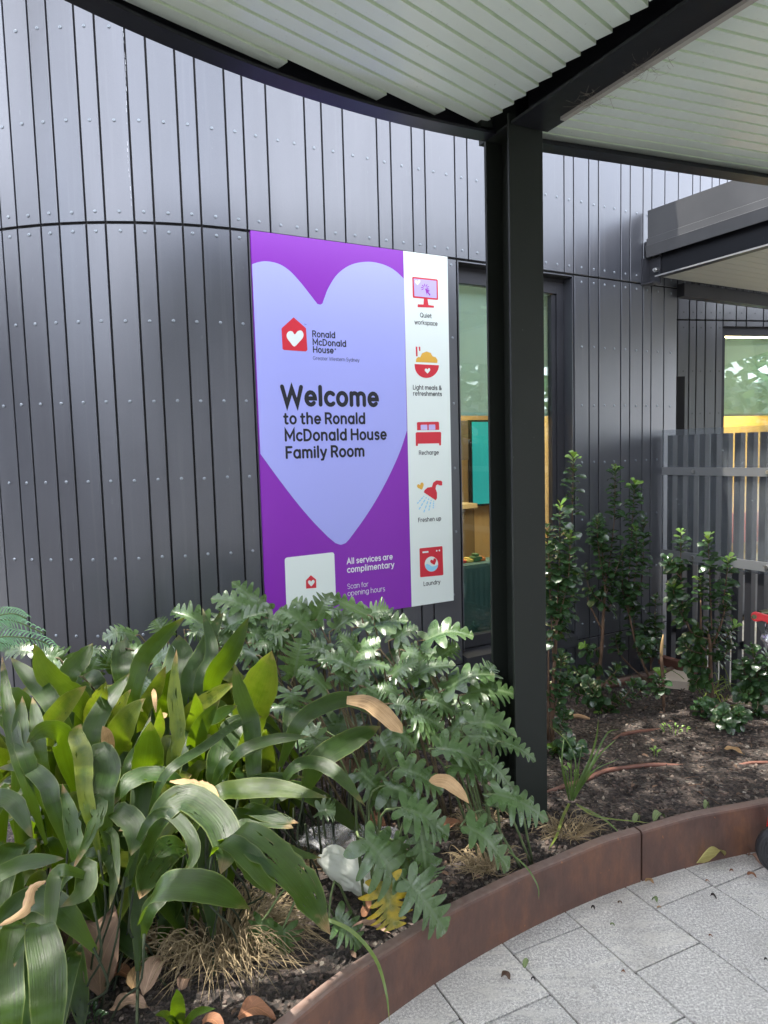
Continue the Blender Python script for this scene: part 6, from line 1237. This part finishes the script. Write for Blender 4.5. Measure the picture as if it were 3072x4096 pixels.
m = bpy.data.materials.new('clear_film'); m.use_nodes = True; t = NT(m); t.p.inputs['Base Color'].default_value = (.4, .4, .42, 1); t.p.inputs['Roughness'].default_value = .18; tr = t.new('ShaderNodeBsdfTransparent'); mx = t.new('ShaderNodeMixShader'); mx.inputs[0].default_value = .4; t.bump(t.noise(t.co(), 30, 4), .9, .02); t.l.new(tr.outputs[0], mx.inputs[1]); t.l.new(t.p.outputs[0], mx.inputs[2]); t.l.new(mx.outputs[0], t.out.inputs[0])
A, B = onz(*C4(240, 540), .2), onz(*C4(900, 600), .2); ax = (B - A) / 2; ax[2] = 0; ayv = np.cross(ax / np.linalg.norm(ax), [0, 0, 1.])
crumple('plastic_film', (A + B) / 2 + [0, .06, .01], ax * .9, ayv * .09, np.array([0, 0, .05]), m, 'crumpled clear plastic film lying behind the white bag', 'plastic film', 7.7, .5)
# small green seedlings at the bottom
def sprout(F, x, y, n, r, label, m='small', ll=.03, seed=1, z=.17):
    c = onz(*F(x, y), z); c[2] = soil_z(*c[:2]); r_ = random.Random(seed); b = MB()
    for i in range(n):
        a = 2.4 * i + r_.random(); q_ = r * math.sqrt(r_.random()); p0 = c + np.array([math.cos(a) * q_, math.sin(a) * q_, 0]); p0[2] = soil_z(*p0[:2]); h = np.array([0, 0, r_.uniform(.01, .035)]); d = np.array([math.cos(a), math.sin(a), r_.uniform(.1, .8)]) * ll
        b.tube([p0, p0 + h], .0012, 4, False); blade(b, [p0 + h, p0 + h + d * .5 + [0, 0, .004], p0 + h + d], ll * .6, np.array([0, -.2, 1]), PROF_OVATE, 5, 4, .15, .02, 0, (r_.random(), 0, 0, 1))
    tag(b.build('seedling', MT[m], None, smooth=True), label, 'seedling', 'small green seedlings in the bed')
sprout(P3, 490, 1590, 26, .055, 'patch of tiny round leaved seedlings at the bottom left on dark soil', 'small', .022, 1)
sprout(Rp, 1080, 1420, 16, .07, 'tiny pale green weeds on the open mulch near the low shrub', 'fresh', .018, 2, .12); sprout(Rp, 955, 1555, 5, .02, 'single small green weed in the middle of the open mulch', 'fresh', .024, 3, .14)
sprout(Rp, 450, 1690, 4, .02, 'small weed leaf left of the grass tuft in front of the pipe', 'fall_green' if False else 'fresh', .03, 4, .15)
b = MB(); c = onz(*P3(1080, 1700), .17)
for tx, ty, w in ((1065, 1440, .030), (935, 1600, .022), (1300, 1560, .020), (1000, 1640, .02)):
    T_ = at(*P3(tx, ty), 1.62); blade(b, [c, (c + T_) / 2 + [0, 0, .02], T_], w * 1.3, to_cam(T_) + np.array([0, 0, .4]), PROF_OVATE, 8, 4, .2, .02, 0, (.6, 0, 0, 1))
tag(b.build('young_plant', MT['strap'], None, smooth=True), 'young plant with pointed smooth green leaves at the bottom edge', 'plant')
# brown stems / grass behind the shrubs
b = MB(); r_ = random.Random(5)
for _ in range(46):
    x, y = r_.uniform(1180, 1640), r_.uniform(1080, 1260); p0 = onz(*Rp(x, y), .12); p0[2] = soil_z(*p0[:2]); e = p0 + np.array([r_.gauss(0, .10), r_.gauss(0, .06), r_.uniform(.0, .16) ** 1.0]); blade(b, [p0, (p0 + e) / 2 + [0, 0, .03], e], .005, to_cam(p0), PROF_GRASS, 5, 1, 0, 0, .4, (r_.random(), r_.choice((0, .6)), 0, 1))
tag(b.build('grass_tuft', MT['blade'], None, smooth=True), 'thin straggly grass around the foot of the railing behind the shrubs', 'grass tuft')
# unseen leafy tree added over the bed to break the sunlight into patches
tr_e = empty('added_shade_tree', (-3.6, 1.2, 0), 'added leafy shade tree left of the path, out of view, shaped to dapple the sun', 'tree')
b = MB(); b.tube(catmull([(-3.6, 1.2, -.1), (-3.55, 1.25, 2.0), (-3.3, 1.5, 4.2), (-2.9, 1.9, 5.6)], 12), [.13 - .006 * i for i in range(13)], 10)
for q_ in ((-2.2, 2.4, 6.3), (-3.6, 2.2, 6.6), (-1.0, 3.2, 6.4), (.8, 3.3, 6.5)): b.tube(catmull([(-3.3, 1.5, 4.2), ((-3.2 + q_[0]) / 2, (1.6 + q_[1]) / 2, 5.6), q_], 8), [.06 - .005 * i for i in range(9)], 7)
b.build('trunk', MT['bark'], tr_e, smooth=True); b = MB(); r_ = random.Random(11)
for _ in range(TREE_N):
    while True:
        u = np.array([r_.uniform(-1, 1), r_.uniform(-1, 1), r_.uniform(-1, 1)])
        if u @ u < 1: break
    c = np.array([-1.1, 2.9, 6.4]) + u * np.array([3.9, 2.1, .8]); sh = c - np.array(SUN_DIR) * ((c[2] - .8) / SUN_DIR.z)
    open_ = max(0, 1 - ((sh[0] + .55) / .75) ** 2 - ((sh[1] - 2.15) / .55) ** 2)  # crown thinned along the sun's path so patches land on the strap leaves
    if mnoise.noise(Vector(sh * np.array([2.6, 2.6, 0]) + c * .25)) < TREE_GAP + .55 * open_: continue
    d = np.array([r_.gauss(0, 1), r_.gauss(0, 1), r_.gauss(0, .5)]); d /= np.linalg.norm(d); L = r_.uniform(.10, .17); N = np.array([r_.gauss(0, .5), r_.gauss(0, .5), 1]); blade(b, [c, c + d * L * .5 + [0, 0, .01], c + d * L], L * .45, N, PROF_OVATE, 3, 2, .1, 0, 0, (r_.random(), 0, 0, 1))
b.build('crown', MT['small'], tr_e)
# low building across the courtyard behind the viewer (seen in the window glass)
op = empty('opposite_building', (0, -9, 0), 'plain grey building across the courtyard, behind the viewer', 'building')
b = MB(); b.box((-26, -10, -.05), (44, -9, 4.2)); b.build('wall', MT['fascia'], op)
b = MB(); b.box((-10, -8.99, -.05), (-9, 3.2, 5.2)); b.build('added_side_wing', MT['fascia'], op)  # unseen wing added to cut bright sky reflections on the rounded wall

# leafy tree across the path: it is what the window panes reflect
t2 = empty('courtyard_tree', (8.6, .9, 0), 'leafy tree across the path to the right, outside the picture', 'tree')
b = MB(); b.tube(catmull([(8.6, .9, -.1), (8.65, .9, 1.2), (8.5, 1.0, 2.6), (8.6, .9, 4.2)], 10), [.14 - .008 * i for i in range(11)], 10); b.build('trunk', MT['bark'], t2, smooth=True); b = MB(); r_ = random.Random(12)
for _ in range(3600):
    while True:
        u = np.array([r_.uniform(-1, 1), r_.uniform(-1, 1), r_.uniform(-1, 1)])
        if u @ u < 1: break
    c = np.array([8.8, .6, 3.1]) + u * np.array([2.2, 4.6, 2.5])
    if mnoise.noise(Vector(c * .9)) < -.22: continue
    d = np.array([r_.gauss(0, 1), r_.gauss(0, 1), r_.gauss(0, .6)]); d /= np.linalg.norm(d); L = r_.uniform(.25, .42); blade(b, [c, c + d * L * .5 + [0, 0, .02], c + d * L], L * .5, np.array([r_.gauss(0, .6), r_.gauss(0, .6), 1]), PROF_OVATE, 3, 2, .1, 0, 0, (r_.random(), 0, 0, 1))
b.build('crown', MT['small'], t2)

b = MB(); r_ = random.Random(21)
for _ in range(900):
    a = rad(r_.uniform(64, 150)); r0_ = KR + .06 + r_.random() * 2.1; p = kerb_pt(a, r0_, 0)
    if p[0] * WT[0] + p[1] * WT[1] > 4.15 or p[0] * WN[0] + p[1] * WN[1] > WD - .03: continue
    p[2] = soil_z(p[0], p[1]) + .012; q_ = r_.uniform(0, 6.28); d = np.array([math.cos(q_), math.sin(q_), r_.uniform(-.08, .25)])
    if r_.random() < .5: L = r_.uniform(.02, .07); b.tube([p, p + d * L * .5 + [0, 0, .004], p + d * L], r_.uniform(.0007, .0016), 4, False, (r_.random(), 0, 0, 1))
    else: L = r_.uniform(.015, .04); blade(b, [p, p + d * L * .5 + [0, 0, .005], p + d * L], L * .45, np.array([r_.gauss(0, .4), r_.gauss(0, .4), 1]), PROF_OVATE, 4, 2, .2, .1, r_.uniform(-.5, .5), (r_.random(), 0, 0, 1))
tag(b.build('leaf_litter', MT['dead_brown'], None), kind='stuff')
